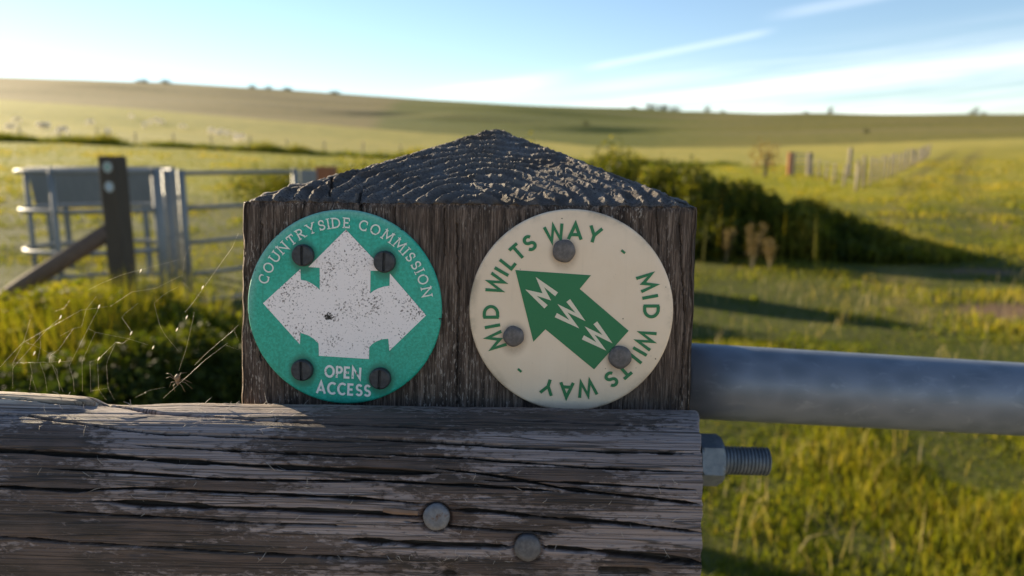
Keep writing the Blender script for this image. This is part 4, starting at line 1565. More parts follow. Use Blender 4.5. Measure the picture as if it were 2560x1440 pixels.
def screw(parent, x, y, z, r_, ang):
    """cheese-headed screw with a cut slot"""
    seg = 40
    mb = MB()
    sw_, sd = r_ * 0.13, 0.0011
    lev = [(1.0, -0.0005), (1.0, 0.0012), (0.95, 0.0018), (0.86, 0.0021)]
    vs_, fs = [], []
    for s, h_ in lev:
        for k in range(seg):
            a = k * math.tau / seg
            vs_.append((r_ * s * math.cos(a), -h_, r_ * s * math.sin(a)))
    for i in range(len(lev) - 1):
        for k in range(seg):
            k2 = (k + 1) % seg
            fs.append((i * seg + k, i * seg + k2, (i + 1) * seg + k2, (i + 1) * seg + k))
    # two half-moons with a slot between them
    rt = r_ * 0.86
    a0 = math.asin(sw_ / rt)
    for sgn in (1, -1):
        arc_ = [(-math.pi / 2 + a0 + (math.pi - 2 * a0) * k / 18) for k in range(19)]
        top_ = [(sgn * rt * math.cos(a), rt * math.sin(a)) for a in arc_]
        # rotate so that the slot is vertical: moon on +x / -x side
        poly = [(abs(px_) * sgn if abs(px_) > sw_ else sgn * sw_, pz_) for px_, pz_ in top_]
        b = len(vs_)
        vs_ += [(px_, -0.0021, pz_) for px_, pz_ in poly]
        idx_ = list(range(b, b + 19))
        fs.append(tuple(idx_ if sgn < 0 else idx_[::-1])[::-1])
        b2 = len(vs_)
        vs_ += [(poly[0][0], -0.0021 + sd, poly[0][1]), (poly[-1][0], -0.0021 + sd, poly[-1][1])]
        fs.append((b, b2, b2 + 1, b + 18))
    b = len(vs_)
    vs_ += [(-sw_, -0.0021 + sd, -rt), (sw_, -0.0021 + sd, -rt), (sw_, -0.0021 + sd, rt), (-sw_, -0.0021 + sd, rt)]
    fs.append((b, b + 1, b + 2, b + 3))
    mb.add(vs_, fs)
    o = mb.build('screw', M_SCREW, parent, False, (x, y, z))
    o.rotation_euler = (0, ang, 0)
    return o

# torn sliver of timber and rust beside the first nail
mslv, t, out = new_mat('rust_stained_sliver')
principled(t, out, t.mix(t.noise(t.mapping(objco(t), (200, 900, 900)), 1.0, 4), (0.10, 0.055, 0.035), (0.26, 0.17, 0.12)), 0.8)
mb = MB()
sl_pts = []
for su_, sv2 in ((958, 1273), (985, 1276), (1015, 1280), (1046, 1281)):
    p, n_ = rail_hit(su_, sv2)
    sl_pts.append(Vector(p) + Vector(n_) * 0.0001)
mb.tube(sl_pts, [0.0008, 0.0012, 0.0011, 0.0009], 7, True, 0.2)
mb.build('sliver', mslv, railroot)

# ------------------------------------------------------------------ lettering: strokes turned into flat print
def arc(cx_, cy_, rx_, ry_, a0, a1, n=12):
    return [(cx_ + rx_ * math.cos(R(a0 + (a1 - a0) * k / n)), cy_ + ry_ * math.sin(R(a0 + (a1 - a0) * k / n))) for k in range(n + 1)]


GLY = {
    'M': (0.92, [[(0, 0), (0.07, 1), (0.46, 0.28), (0.85, 1), (0.92, 0)]]),
    'I': (0.0, [[(0, 0), (0, 1)]]),
    'D': (0.70, [[(0, 0), (0, 1)], [(0, 0.93)] + arc(0.22, 0.5, 0.48, 0.43, 90, -90, 16) + [(0, 0.07)]]),
    'W': (1.16, [[(0, 1), (0.29, 0.03), (0.58, 0.97), (0.87, 0.03), (1.16, 1)]]),
    'L': (0.46, [[(0, 1), (0, 0.07), (0.46, 0.07)]]),
    'T': (0.68, [[(0, 0.93), (0.68, 0.93)], [(0.34, 0.93), (0.34, 0)]]),
    'S': (0.52, [arc(0.27, 0.71, 0.24, 0.22, 25, 270, 12) + arc(0.26, 0.28, 0.26, 0.21, 90, -155, 12)[1:]]),
    'A': (0.82, [[(0, 0), (0.41, 0.97), (0.82, 0)], [(0.14, 0.30), (0.68, 0.30)]]),
    'Y': (0.76, [[(0, 1), (0.38, 0.45), (0.76, 1)], [(0.38, 0.47), (0.38, 0)]]),
    'O': (0.86, [arc(0.43, 0.5, 0.43, 0.45, 0, 360, 26)]),
    'P': (0.50, [[(0, 0), (0, 1)], [(0, 0.93)] + arc(0.24, 0.69, 0.27, 0.24, 90, -90, 12) + [(0, 0.45)]]),
    'E': (0.50, [[(0.50, 0.93), (0, 0.93), (0, 0.07), (0.50, 0.07)], [(0, 0.5), (0.42, 0.5)]]),
    'N': (0.76, [[(0, 0), (0, 0.97), (0.76, 0.03), (0.76, 1)]]),
    'C': (0.70, [arc(0.43, 0.5, 0.43, 0.45, 48, 312, 20)]),
    'U': (0.70, [[(0, 1), (0, 0.35)] + arc(0.35, 0.35, 0.35, 0.30, 180, 360, 12)[1:] + [(0.70, 1)]]),
    'R': (0.62, [[(0, 0), (0, 1)], [(0, 0.93)] + arc(0.26, 0.72, 0.25, 0.21, 90, -90, 12) + [(0, 0.51)], [(0.22, 0.5), (0.62, 0)]]),
    '-': (0.22, [[(0, 0.5), (0.24, 0.5)]]),
}
SERIF = {'O': (), 'C': ((0.72, 0.80, 'v'), (0.72, 0.2, 'v')), 'U': ((0, 1), (0.70, 1)), 'N': ((0, 0), (0.0, 1), (0.76, 1)), 'T': ((0.34, 0), (0.0, 0.86, 'v'), (0.68, 0.86, 'v')),
         'R': ((0, 0), (0, 1), (0.64, 0)), 'Y': ((0, 1), (0.76, 1), (0.38, 0)), 'S': ((0.49, 0.80, 'v'), (0.03, 0.2, 'v')), 'I': ((0, 0), (0, 1)), 'D': ((0, 0), (0, 1)),
         'E': ((0.50, 0.84, 'v'), (0.52, 0.17, 'v'), (0, 0), (0, 1)), 'M': ((0, 0), (0.07, 1), (0.85, 1), (0.92, 0))}


class Print:
    """flat ink: ribbons in the local x/z plane of a disc, each a hair above the last so none coincide"""
    def __init__(self, y):
        self.V, self.F, self.y = [], [], y

    def ribbon(self, pts, wd):
        n = len(pts)
        closed = n > 3 and math.dist(pts[0], pts[-1]) < 1e-9
        off = []
        for i in range(n):
            if closed and i in (0, n - 1):
                a, b = pts[-2], pts[1]
            else:
                a, b = pts[max(i - 1, 0)], pts[min(i + 1, n - 1)]
            p = pts[i]
            d1 = (p[0] - a[0], p[1] - a[1]) if a != p else None
            d2 = (b[0] - p[0], b[1] - p[1]) if b != p else None
            def nrm(d):
                l_ = math.hypot(*d)
                return (-d[1] / l_, d[0] / l_)
            n1 = nrm(d1) if d1 else nrm(d2)
            n2 = nrm(d2) if d2 else nrm(d1)
            m_ = (n1[0] + n2[0], n1[1] + n2[1])
            l_ = math.hypot(*m_) or 1
            m_ = (m_[0] / l_, m_[1] / l_)
            k = 1 / max(0.36, m_[0] * n1[0] + m_[1] * n1[1])
            off.append((m_[0] * k * wd / 2, m_[1] * k * wd / 2))
        b = len(self.V)
        self.y -= 0.0000025
        for p, o in zip(pts, off):
            self.V.append((p[0] + o[0], self.y, p[1] + o[1]))
            self.V.append((p[0] - o[0], self.y, p[1] - o[1]))
        for i in range(n - 1):
            self.F.append((b + 2 * i, b + 2 * i + 1, b + 2 * i + 3, b + 2 * i + 2))

    def glyph(self, ch, h_, wd, place, serif=False, wscale=1.0):
        gw, strokes = GLY[ch]
        for s in strokes:
            self.ribbon([place((x - gw / 2) * h_ * wscale, (y - 0.5) * h_) for x, y in s], wd)
        if serif:
            for sx, sy, *vv in SERIF.get(ch, ()):
                e = 0.18
                q = [(sx, sy - e), (sx, sy + e * 0.6)] if vv else [(sx - e, min(max(sy, 0.035), 0.965)), (sx + e, min(max(sy, 0.035), 0.965))]
                self.ribbon([place((x - gw / 2) * h_ * wscale, (y - 0.5) * h_) for x, y in q], wd * 0.62)

    def poly(self, pts):
        b = len(self.V)
        self.V += [(p[0], self.y, p[1]) for p in pts]
        self.F.append(tuple(range(b, b + len(pts))))

    def build(self, name, mat, parent):
        import bmesh
        me = raw_mesh(name, self.V, self.F, mat, False)
        bm = bmesh.new()
        bm.from_mesh(me)
        bmesh.ops.triangulate(bm, faces=bm.faces[:])
        for f in bm.faces:
            f.normal_update()
            if f.normal.y > 0:
                f.normal_flip()
        bm.to_mesh(me)
        bm.free()
        return obj(name, me, parent)


def rot_place(cx_, cz_, ang):
    """ang: clockwise rotation seen from the front"""
    ca_, sa_ = math.cos(ang), math.sin(ang)
    return lambda x, z: (cx_ + x * ca_ + z * sa_, cz_ - x * sa_ + z * ca_)


def ring_text(pr, text, r_, h_, wd, a_start, a_end, serif=False, wscale=1.0, space=0.55, track=0.26):
    """clockwise text standing outwards on a circle, from a_start to a_end (degrees clockwise from the top)"""
    adv = [((GLY[c][0] * wscale + track) if c != ' ' else space) for c in text]
    tot = sum(adv) - (adv[0] + adv[-1]) / 2
    cur = -adv[0] / 2
    for c, a in zip(text, adv):
        mid = cur + a / 2
        cur += a
        if c == ' ':
            continue
        ang = R(a_start + (a_end - a_start) * mid / tot)
        pr.glyph(c, h_, wd, rot_place(r_ * math.sin(ang), r_ * math.cos(ang), ang), serif, wscale)


def disc_root(name, u, v, label):
    cx_, cz_ = L(u, v + 3, -0.0005)
    return tag(empty(name, matrix=FRAME @ Matrix.Translation((cx_, -0.0009, cz_))), label, 'waymark'), (cx_, cz_)


def disc_mesh(rad, th, mat, root):
    seg = 128
    mb = MB()
    mb.lathe([(rad * 0.985, 0), (rad, th * 0.3), (rad, th * 0.7), (rad - 0.0004, th * 0.93), (rad - 0.001, th), (rad * 0.6, th + 0.00012), (rad * 0.2, th + 0.00016)], seg)
    return mb.build('plate', mat, root, True)


# materials of the discs
def print_mat(name, col, under, wearlo, wearhi, spots=None, rough=0.5, scale=900):
    m_, t, out = new_mat(name)
    oc = objco(t)
    n1 = t.noise(oc, scale, 4, 0.7)
    n2 = t.noise(oc, 120, 4, 0.6)
    wf = t.ramp(t.math('ADD', n1, t.math('MULTIPLY', t.math('SUBTRACT', n2, 0.5), 0.35)), wearlo, wearhi)
    c = t.mix(wf, col, under)
    if spots:
        for (px_, pz_, r_, amt) in spots:
            dv = t.vmath('SUBTRACT', oc, (px_, 0, pz_))
            ln = t.n('ShaderNodeVectorMath', operation='LENGTH')
            t.put(ln.inputs[0], t.vmath('MULTIPLY', dv, (1, 0, 1)))
            near = t.math('SUBTRACT', 1.0, t.ramp(ln.outputs['Value'], 0.0, r_))
            f = t.ramp(t.math('ADD', t.math('MULTIPLY', near, amt), t.math('SUBTRACT', n1, 0.5)), 0.42, 0.50)
            c = t.mix(f, c, (0.012, 0.011, 0.010))
    principled(t, out, c, rough, 0, 0.4, t.bump(n1, 0.25, 0.0003))
    return m_


mgd, t, out = new_mat('green_plastic')
oc = objco(t)
n1 = t.noise(oc, 1100, 4, 0.7)
n2 = t.noise(oc, 90, 4, 0.6)
gcol = t.mix(t.ramp(n1, 0.35, 0.7), (0.008, 0.31, 0.215), (0.02, 0.45, 0.33))
gcol = t.mix(t.math('MULTIPLY', t.ramp(n2, 0.5, 0.75), 0.25), gcol, (0.05, 0.48, 0.36))
# pale sun highlight painted into the colour of the upper left rim
ln = t.n('ShaderNodeVectorMath', operation='LENGTH')
t.put(ln.inputs[0], t.vmath('MULTIPLY', oc, (1, 0, 1)))
sx = t.n('ShaderNodeSeparateXYZ')
t.put(sx.inputs[0], oc)
dirf = t.ramp(t.math('ADD', t.math('MULTIPLY', sx.outputs[0], -0.6), sx.outputs[2]), 0.005, 0.035)
rimf = t.math('MULTIPLY', t.ramp(ln.outputs['Value'], 0.0335, 0.038), dirf)
gcol = t.mix(t.math('MULTIPLY', rimf, t.math('MULTIPLY', n1, 0.9)), gcol, (0.33, 0.50, 0.45))
chip = t.ramp(t.math('ADD', t.noise(oc, 260, 5, 0.7), t.math('MULTIPLY', t.ramp(ln.outputs['Value'], 0.034, 0.0385), 0.12)), 0.735, 0.76)
gcol = t.mix(chip, gcol, (0.015, 0.02, 0.016))
gcol = t.mix(t.math('MULTIPLY', t.ramp(t.noise(t.mapping(oc, (300, 1, 22)), 1.0, 4, 0.6), 0.55, 0.75), 0.3), gcol, (0.01, 0.16, 0.11))
GREEN_TREE = (t, out, gcol, n1, oc)

_g = L(864.5, 768, -0.0005)
_sg = [(L(560 + a * 620 / 1539, 480 + b * 620 / 1539, -0.003)[0] - _g[0], L(560 + a * 620 / 1539, 480 + b * 620 / 1539, -0.003)[1] - _g[1] - 0.0005) for a, b in ((495, 392), (1000, 432), (490, 1102), (972, 1154))]
CR_ = (L(1682, 774)[0] - L(1171, 774)[0]) / 2 * 0.99
mcd, t, out = new_mat('cream_plastic')
oc = objco(t)
n1 = t.noise(oc, 700, 4, 0.7)
n2 = t.noise(oc, 45, 4, 0.6)
cc = t.mix(t.ramp(n2, 0.3, 0.7), (0.76, 0.59, 0.425), (0.81, 0.64, 0.475))
cc = t.mix(t.math('MULTIPLY', t.ramp(n1, 0.64, 0.76), 0.35), cc, (0.40, 0.32, 0.22))
spk = t.ramp(t.noise(oc, 330, 2, 0.5), 0.775, 0.80)
cc = t.mix(spk, cc, (0.12, 0.08, 0.05))
def halo(t, oc, spots, inner, outer):
    f_ = None
    for px_, pz_ in spots:
        ln = t.n('ShaderNodeVectorMath', operation='LENGTH')
        t.put(ln.inputs[0], t.vmath('MULTIPLY', t.vmath('SUBTRACT', oc, (px_, 0, pz_)), (1, 0, 0.8)))
        q_ = t.math('SUBTRACT', 1.0, t.ramp(ln.outputs['Value'], inner, outer))
        f_ = q_ if f_ is None else t.math('MAXIMUM', f_, q_)
    return f_


_c = L(1426.5, 777, -0.0005)
_sp = [(L(1120 + a * 660 / 1639, 480 + b * 660 / 1639 + 3, -0.003)[0] - _c[0], L(1120 + a * 660 / 1639, 480 + b * 660 / 1639 + 3, -0.003)[1] - _c[1] - 0.0004) for a, b in ((720, 366), (407, 895), (1067, 1025))]
cc = t.mix(t.math('MULTIPLY', halo(t, oc, _sp, 0.0035, 0.0066), t.math('ADD', 0.25, t.math('MULTIPLY', n1, 0.5))), cc, (0.30, 0.21, 0.14))
ln = t.n('ShaderNodeVectorMath', operation='LENGTH')
t.put(ln.inputs[0], t.vmath('MULTIPLY', oc, (1, 0, 1)))
grime = t.math('MULTIPLY', t.ramp(ln.outputs['Value'], CR_ - 0.004, CR_), t.ramp(t.noise(oc, 70, 5, 0.65), 0.42, 0.7))
cc = t.mix(t.math('MULTIPLY', grime, 0.65), cc, (0.22, 0.18, 0.12))
strk = t.noise(t.mapping(oc, (420, 1, 18)), 1.0, 4, 0.6)
cc = t.mix(t.math('MULTIPLY', t.ramp(strk, 0.56, 0.75), 0.07), cc, (0.34, 0.28, 0.20))
principled(t, out, cc, t.math('ADD', 0.34, t.math('MULTIPLY', n2, 0.25)), 0, 0.5, t.bump(n2, 0.15, 0.0008))

t, out, gcol, n1, oc = GREEN_TREE
gcol = t.mix(t.math('MULTIPLY', halo(t, oc, _sg, 0.0040, 0.0064), t.math('ADD', 0.35, t.math('MULTIPLY', n1, 0.5))), gcol, (0.02, 0.10, 0.06))
principled(t, out, gcol, 0.42, 0, 0.45, t.bump(n1, 0.35, 0.0003))

# ---- green disc
gd, (gcx, gcz) = disc_root('waymark_disc', 864.5, 765, 'green waymark disc reading Countryside Commission Open Access with pale four way arrow')
GRAD = (L(1103, 765)[0] - L(626, 765)[0]) / 2 * 1.008
TH = 0.0022
disc_mesh(GRAD, TH, mgd, gd)
PY = -(TH + 0.00030)


def zl(px_, py_, ox, oy, s, c_):
    x_, z_ = L(ox + px_ * s, oy + py_ * s, -TH - 0.001)
    return (x_ - c_[0], z_ - c_[1])


ZA = lambda x_, y_: zl(x_, y_, 560, 480, 620 / 1539, (gcx, gcz))
ap = [(757, 233), (1000, 490), (910, 488), (908, 630), (930, 612), (960, 597), (992, 587), (1028, 581), (1030, 505), (1255, 765), (1027, 985), (1020, 910), (985, 913), (950, 925), (922, 942), (902, 962),
      (900, 1036), (590, 1016), (588, 940), (560, 912), (525, 890), (475, 873), (472, 945), (243, 690), (475, 478), (478, 545), (512, 551), (550, 570), (578, 590), (595, 607), (595, 470), (525, 465)]
wx = lambda x_, y_: ZA(x_, y_)
sp1, sp2, sp3, sp4, sp5 = wx(650, 775), wx(1225, 745), wx(1100, 880), wx(370, 590), wx(935, 660)
M_WHITE = print_mat('worn_white_print', (0.86, 0.78, 0.76), (0.17, 0.14, 0.13), 0.56, 0.65,
                    [(*sp1, 0.0042, 0.62), (*sp2, 0.0075, 0.42), (*sp3, 0.0085, 0.42), (*sp4, 0.004, 0.45), (*sp5, 0.003, 0.5), (*wx(1060, 960), 0.005, 0.4), (*wx(660, 360), 0.004, 0.36)], 0.55, 1300)
pr = Print(PY)
pr.poly([ZA(*p) for p in ap])
pr.build('arrow', M_WHITE, gd)
M_WLET = print_mat('pale_lettering', (0.72, 0.74, 0.68), (0.04, 0.22, 0.16), 0.60, 0.67, None, 0.55, 1000)
M_WLET2 = print_mat('chipped_lettering', (0.78, 0.75, 0.71), (0.03, 0.07, 0.05), 0.60, 0.64, None, 0.55, 700)
pr = Print(PY)
ring_text(pr, 'COUNTRYSIDE COMMISSION', GRAD * 0.868, 0.0040, 0.00056, -71.5, 77.5, True, 0.95, 0.5, 0.34)
pr.build('ring_lettering', M_WLET, gd)
for word, (zx, zy), h_ in (('OPEN', (738, 1118), 0.0046), ('ACCESS', (742, 1222), 0.0047)):
    pr = Print(PY)
    c_ = ZA(zx, zy)
    tw = sum(GLY[c][0] * 0.82 + 0.27 for c in word) - 0.27
    pos_ = -tw / 2
    pl = rot_place(c_[0], c_[1], R(2.2))
    for c in word:
        gw = GLY[c][0] * 0.82
        mid = (pos_ + gw / 2) * h_
        pr.glyph(c, h_, 0.00088, (lambda m_: (lambda x_, z_: pl(x_ + m_, z_)))(mid), False, 0.82)
        pos_ += gw + 0.27
    pr.build('lettering', M_WLET2, gd)
for (zx, zy), an in (((495, 392), 0.0), ((1000, 432), 0.03), ((490, 1102), -0.02), ((972, 1154), 0.05)):
    c_ = ZA(zx, zy)
    screw(gd, c_[0], -TH - 0.0004, c_[1], 0.0042, an)

# ---- cream disc
cd, (ccx, ccz) = disc_root('waymark_disc', 1426.5, 774, 'cream waymark disc reading Mid Wilts Way with green arrow marked MWW')
CRAD = (L(1682, 774)[0] - L(1171, 774)[0]) / 2 * 0.99
disc_mesh(CRAD, 0.0019, mcd, cd)
TH2 = 0.0019
PY2 = -(TH2 + 0.00028)
ZC = lambda x_, y_: zl(x_, y_, 1120, 480, 660 / 1639, (ccx, ccz))
M_GPR = print_mat('green_print', (0.010, 0.165, 0.062), (0.06, 0.24, 0.11), 0.72, 0.8, None, 0.4, 800)
M_CPR = print_mat('cream_print', (0.70, 0.62, 0.48), (0.30, 0.36, 0.26), 0.70, 0.78, None, 0.45, 800)
pr = Print(PY2)
pr.poly([ZC(*p) for p in ((418, 485), (888, 517), (818, 602), (1122, 862), (907, 1102), (605, 853), (530, 930))])
pr.build('arrow', M_GPR, cd)
def zc_ang(zx, zy):
    x_, z_ = ZC(zx, zy)
    return math.degrees(math.atan2(x_, z_)), math.hypot(x_, z_)
for flip in (0, 180):
    for word in ((('M', 285, 930), ('I', 255, 838), ('D', 245, 745)), (('W', 270, 562), ('I', 312, 483), ('L', 366, 428), ('T', 412, 350), ('S', 498, 304)), (('W', 660, 243), ('A', 790, 243), ('Y', 912, 255))):
        pr = Print(PY2)
        for ch, zx, zy in word:
            an, rad_ = zc_ang(zx, zy)
            an += flip
            rad_ = CRAD * 0.785
            pr.glyph(ch, 0.0060, 0.00122, rot_place(rad_ * math.sin(R(an)), rad_ * math.cos(R(an)), R(an)), False, 0.98)
        pr.build('lettering', M_GPR, cd)
    pr = Print(PY2)
    an, rad_ = zc_ang(1087, 370)
    an += flip
    pr.glyph('-', 0.0075, 0.0009, rot_place(rad_ * math.sin(R(an)), rad_ * math.cos(R(an)), R(an)))
    pr.build('dash', M_GPR, cd)
tip, tail = ZC(418, 485), ZC(1015, 982)
axd = math.atan2(tip[0] - tail[0], tip[1] - tail[1])
pr = Print(PY2 - 0.00012)
for ch, zx, zy in (('M', 592, 633), ('W', 757, 760), ('W', 925, 898)):
    c_ = ZC(zx, zy)
    pr.glyph(ch, 0.0079, 0.0018, rot_place(c_[0], c_[1], axd), False, 0.86 if ch == 'M' else 0.80)
pr.build('lettering', M_CPR, cd)
for zx, zy, rz in ((720, 366, 70), (407, 895, 64), (1067, 1025, 71)):
    c_ = ZC(zx, zy)
    nail_head(cd, c_[0], -TH2 - 0.0001, c_[1], rz * 660 / 1639 * 0.287 / FPX, M_NAIL, 'nail_head', 0.045)

# ------------------------------------------------------------------ galvanised gate tube and hinge bolt
mtb, t, out = new_mat('galvanised_tube')
oc = objco(t)
v1 = t.voronoi(t.mapping(oc, (60, 90, 90)), 1.0)
n1 = t.noise(oc, 45, 5, 0.65)
n2 = t.noise(oc, 400, 4, 0.6)
col = t.mix(t.ramp(v1, 0.1, 0.8), (0.135, 0.16, 0.195), (0.18, 0.205, 0.245))
col = t.mix(t.math('MULTIPLY', t.ramp(t.noise(t.mapping(oc, (70, 160, 160)), 1.0, 6, 0.7, 0.6), 0.55, 0.65), 0.32), col, (0.30, 0.325, 0.36))
col = t.mix(t.ramp(n2, 0.76, 0.80), col, (0.09, 0.08, 0.075))
principled(t, out, col, t.math('ADD', 0.47, t.math('MULTIPLY', n1, 0.08)), 0.4, 0.45, t.bump(n1, 0.05, 0.002))
TD = 0.405
ga, gb = at(1752, 953, TD), at(2560, 998, TD + 0.012)
gd_ = (gb - ga).normalized()
groot = tag(empty('field_gate', ga), 'thick galvanised tube gate rail running from the waymarked post', 'gate')
TR = 0.0213
ln_ = 1.9
mb = MB()
pts_, rad_ = [], []
for k in range(60):
    s = ln_ * k / 59
    pts_.append(gd_ * (s - 0.012))
    rad_.append(TR)
mb.tube(pts_, rad_, 64)
mb.build('tube', mtb, groot, True)
mb = MB()
mb = MB()
dn = Vector((0, 0, -1))
mb.tube([gd_ * 0.30 + dn * 0.02, gd_ * 0.30 + dn * 0.9], 0.016, 20)
mb.build('stay', mtb, groot, True) if False else None
for k in (0.28, 0.52, 0.76):
    mb = MB()
    mb.tube([gd_ * 0.0 + dn * k, gd_ * ln_ + dn * k], 0.016, 20)
    mb.build('lower_rail', mtb, groot, True)

mnb = fix_mat('zinc_plated_bolt', (0.10, 0.125, 0.15), (0.17, 0.195, 0.22), 0.5, 0.6, None, 160)
BD = 0.372
bl, br = at(1735, 1148, BD), at(1930, 1154, BD)
bdir = (br - bl).normalized()
bolt = tag(empty('hinge_bolt', bl), 'zinc plated threaded bolt and hex nut through the side of the post', 'bolt')
q = bdir.to_track_quat('X', 'Z').to_matrix()
px2m = BD / FPX
nl0, nl1 = (1742 - 1735) * px2m, (1803 - 1735) * px2m
rc = 68 * px2m
vs_, fs = [], []
lev = [(nl0, 0.97), (nl0 + 0.0012, 1.0), (nl1 - 0.0016, 1.0), (nl1, 0.90)]
seg = 36
for xx, s in lev:
    for k in range(seg):
        a = k * math.tau / seg + R(12)
        hexr = math.cos(math.pi / 6) / math.cos(((k * math.tau / seg) % (math.pi / 3)) - math.pi / 6)
        r_ = rc * (hexr if s == 1.0 else min(hexr, s * 0.985))
        vs_.append(q @ Vector((xx, r_ * math.cos(a), r_ * math.sin(a))))
for i in range(len(lev) - 1):
    for k in range(seg):
        k2 = (k + 1) % seg
        fs.append((i * seg + k, i * seg + k2, (i + 1) * seg + k2, (i + 1) * seg + k))
fs.append(tuple((len(lev) - 1) * seg + k for k in range(seg)))
mb = MB()
mb.add(vs_, fs)
mb.build('nut', mnb, bolt, False)
# helical thread
NTH, rod = 24, 37.5 * px2m
x0, x1 = nl1 - 0.006, (1930 - 1735) * px2m
pitch = 9.3 * px2m
vs_, fs = [], []
nn = int((x1 - x0) / (pitch / 6))
for i in range(nn + 1):
    xx = x0 + (x1 - x0) * i / nn
    for k in range(NTH):
        ph_ = (xx / pitch + k / NTH) % 1.0
        tri_ = abs(ph_ * 2 - 1)
        endt = min(1.0, (x1 - xx) / 0.0016 + 0.84)
        r_ = rod * (0.90 + 0.10 * min(1.0, max(0.0, tri_ * 1.5 - 0.25))) * endt
        a = k * math.tau / NTH
        vs_.append(q @ Vector((xx, r_ * math.cos(a), r_ * math.sin(a))))
for i in range(nn):
    for k in range(NTH):
        k2 = (k + 1) % NTH
        fs.append((i * NTH + k, i * NTH + k2, (i + 1) * NTH + k2, (i + 1) * NTH + k))
fs.append(tuple(nn * NTH + k for k in range(NTH)))
mb = MB()
mb.add(vs_, fs)
mb.build('threaded_rod', mnb, bolt, True)

# ------------------------------------------------------------------ cobweb, spider and wood fibres
mwb, t, out = new_mat('spider_silk')
p = t.n('ShaderNodeBsdfPrincipled')
p.inputs['Base Color'].default_value = (0.85, 0.83, 0.78, 1)
p.inputs['Roughness'].default_value = 0.35
p.inputs['Specular IOR Level'].default_value = 0.8
tr_ = t.n('ShaderNodeBsdfTranslucent')
tr_.inputs[0].default_value = (0.9, 0.86, 0.75, 1)
mx = t.n('ShaderNodeMixShader')
mx.inputs[0].default_value = 0.5
t.t.links.new(p.outputs[0], mx.inputs[1])
t.t.links.new(tr_.outputs[0], mx.inputs[2])
t.t.links.new(mx.outputs[0], out.inputs[0])
ZW = lambda x_, y_: (x_ * 640 / 1396, 340 + y_ * 640 / 1396)
WEB = [  # traced in enlarged picture units, radius in mm
    ([(1300, 530), (1265, 610), (1215, 680), (1115, 820), (1060, 900), (1010, 960)], .085),
    ([(1300, 1030), (1260, 1070), (1200, 1120), (1120, 1190), (1060, 1250)], .085),
    ([(1240, 1130), (1120, 1220), (1010, 1320), (890, 1430)], .085),
    ([(0, 1260), (120, 1130), (260, 1050), (330, 990)], .07), ([(165, 1000), (130, 1120), (70, 1240), (70, 1375)], .06),
    ([(70, 1265), (180, 1140), (255, 1055), (440, 950), (585, 930)], .06), ([(380, 895), (350, 940), (300, 955)], .05),
    ([(525, 875), (470, 945), (445, 1040), (400, 1050), (320, 1165), (275, 1195), (268, 1230), (310, 1275), (325, 1390)], .065),
    ([(545, 925), (480, 1050), (400, 1210), (378, 1255), (400, 1330), (405, 1395)], .065),
    ([(520, 1070), (465, 1190), (447, 1230), (450, 1395)], .06), ([(630, 1125), (540, 1215), (490, 1232), (495, 1395)], .07),
    ([(630, 1130), (590, 1215), (580, 1250), (590, 1375), (625, 1440)], .06), ([(533, 1230), (537, 1385), (580, 1440)], .055),
    ([(480, 1050), (520, 1070), (700, 1105), (810, 1140)], .055), ([(665, 990), (720, 1070), (705, 1105), (670, 1130), (630, 1125)], .065),
    ([(755, 910), (680, 970), (665, 990)], .055), ([(975, 675), (820, 715), (670, 755), (560, 800), (480, 840)], .055),
    ([(990, 760), (850, 830), (720, 850), (600, 930)], .055), ([(975, 820), (900, 860), (840, 910), (870, 1030), (900, 1085), (970, 1170)], .055),
    ([(1060, 960), (1035, 1080), (1015, 1160), (975, 1280)], .055), ([(75, 1238), (215, 1235), (380, 1228)], .045),
    ([(165, 1240), (175, 1290), (160, 1385)], .055), ([(218, 1235), (245, 1310), (258, 1395)], .055), ([(170, 1300), (200, 1395)], .05),
    ([(285, 1245), (315, 1330), (345, 1395)], .055), ([(215, 1080), (222, 1150), (205, 1230)], .055), ([(130, 1120), (205, 1150), (320, 1215)], .04),
    ([(740, 1425), (820, 1385), (900, 1370)], .05), ([(1030, 600), (1005, 670), (995, 770)], .045), ([(330, 1090), (400, 1050)], .045), ([(495, 1390), (590, 1375)], .05),
    ([(1005, 665), (1080, 740), (1150, 790)], .035), ([(1000, 800), (1060, 860), (1110, 880)], .04), ([(1275, 1060), (1300, 1115)], .05), ([(1230, 1140), (1300, 1165)], .045),
]
wb = MB()
for pts, rad_ in WEB:
    q3 = []
    for i, (a, b) in enumerate(pts):
        u, v = ZW(a, b)
        x_, z_ = L(u, v, 0.012 + 0.004 * math.sin(u * 0.03))
        q3.append(FRAME @ Vector((x_, 0.012 + 0.004 * math.sin(u * 0.03), z_)))
    wb.tube(q3, rad_ / 1000 * 0.28, 4)
for a, b in ((330, 988), (187, 1185), (835, 1153), (965, 1055), (1018, 988), (715, 1075), (540, 930), (1105, 825), (767, 735), (325, 1228), (538, 1215)):
    u, v = ZW(a, b)
    x_, z_ = L(u, v, 0.012)
    c_ = FRAME @ Vector((x_, 0.012, z_))
    wb.tube([c_ + Vector((-0.0005, 0, -0.0009)), c_, c_ + Vector((0.0005, 0, 0.0009))], [0.00005, 0.00033, 0.00005], 6)
o = wb.build('cobweb', mwb, None, True)
tag(o, 'torn cobweb glinting between the waymarked post and the timber rail', 'cobweb')

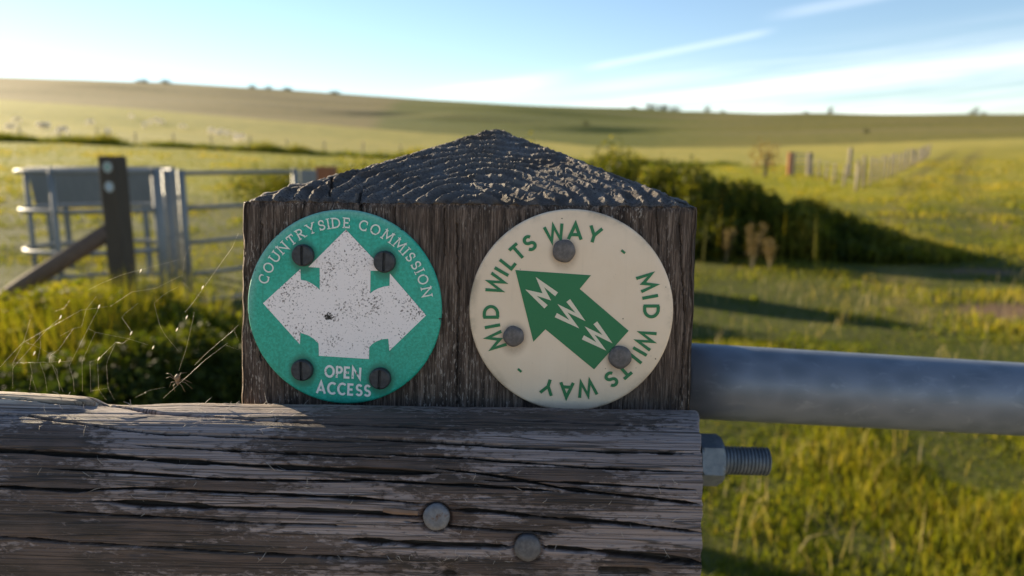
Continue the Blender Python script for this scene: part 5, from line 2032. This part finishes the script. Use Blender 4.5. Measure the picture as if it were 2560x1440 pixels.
msp, t, out = new_mat('spider_body')
principled(t, out, t.mix(t.noise(objco(t), 900, 4, 0.6), (0.05, 0.03, 0.02), (0.30, 0.22, 0.14)), 0.6)
su, sv_ = ZW(967, 1330)
x_, z_ = L(su, sv_, 0.010)
sc0 = FRAME @ Vector((x_, 0.010, z_))
sproot = tag(empty('spider', sc0), 'small pale brown spider hanging in the cobweb above the rail', 'spider')
mb = MB()
prof_ = [(a_x * 0.6, b_x * 0.6) for a_x, b_x in [(0.00005, 0.0042), (0.0009, 0.0038), (0.0017, 0.0026), (0.0019, 0.0012), (0.0014, -0.0002), (0.0008, -0.0008), (0.0012, -0.0016), (0.0011, -0.0026), (0.0004, -0.0033)]]
mb.tube([(0.0002 * math.sin(i), 0, h_) for i, (r_, h_) in enumerate(prof_)], [r_ for r_, h_ in prof_], 12)
mb.build('body', msp, sproot, True)
for k, (dx, dz, kx, kz) in enumerate(((-.006, .004, -.003, .004), (-.0065, .001, -.0035, .0025), (-.005, -.0045, -.003, -.001), (-.002, -.007, -.002, -.003),
                                      (.006, .0045, .003, .0045), (.0085, -.002, .004, .001), (.0085, -.0055, .005, -.001), (.004, -.0075, .003, -.003))):
    MB().tube([(0, 0, -0.0007), (kx * .7, -0.001, kz * .7), (dx * .7, 0, dz * .7)], [0.00012, 0.00011, 0.00006], 5).build('leg', msp, sproot, True)

# frayed fibres lifting from the rail
mfb, t, out = new_mat('wood_fibre')
principled(t, out, t.mix(t.noise(objco(t), 300, 3), (0.34, 0.30, 0.26), (0.55, 0.50, 0.45)), 0.7)
fb = MB()
flat = GR2.reshape(-1, 3)
nfl = NRm.reshape(-1, 3)
sel = np.nonzero((U_.ravel() > -40) & (U_.ravel() < 1750) & (V_.ravel() < 1440) & (np.tile(ss, len(xs)) < svis))[0]
pick = []
for (u0, u1, v0, v1, n) in ((0, 760, 985, 1065, 60), (760, 1750, 1180, 1440, 60), (300, 900, 1060, 1300, 25), (600, 1350, 1380, 1440, 30), (0, 300, 1050, 1440, 6)):
    uu, vv = U_.ravel()[sel], V_.ravel()[sel]
    cand = sel[(uu > u0) & (uu < u1) & (vv > v0) & (vv < v1)]
    pick += list(RNG.choice(cand, n))
for k in pick:
    b0 = Vector(flat[k]); n_ = Vector(nfl[k])
    ln2 = random.uniform(0.0012, 0.0038)
    d_ = Vector((random.uniform(-1, 1), 0, random.uniform(-0.9, 0.9))).normalized()
    m_ = b0 + n_ * ln2 * 0.22 + d_ * ln2 * 0.5
    e_ = b0 + n_ * ln2 * random.uniform(0.02, 0.35) + d_ * ln2 + Vector((random.uniform(-.3, .3), 0, random.uniform(-.3, .3))) * ln2
    fb.tube([b0 - n_ * 0.0003, m_, e_], [0.00008, 0.00007, 0.00003], 4)
o = fb.build('fibres', mfb, railroot, True)
o['kind'] = 'stuff'
# crumb of yellow lichen on the rail's shoulder
mlc, t, out = new_mat('lichen')
principled(t, out, t.mix(t.noise(objco(t), 900), (0.35, 0.27, 0.02), (0.55, 0.42, 0.05)), 0.9)
p, n_ = rail_hit(1094, 1040)
mb = MB()
for k in range(7):
    c_ = Vector(p) + Vector((random.gauss(0, 0.0012), -0.0003, random.gauss(0, 0.0004)))
    mb.tube([c_ - Vector((0.0006, 0, 0)), c_, c_ + Vector((0.0006, 0, 0))], [0.0002, 0.0005, 0.0002], 6, True, 0.3)
mb.build('lichen', mlc, railroot)['kind'] = 'stuff'
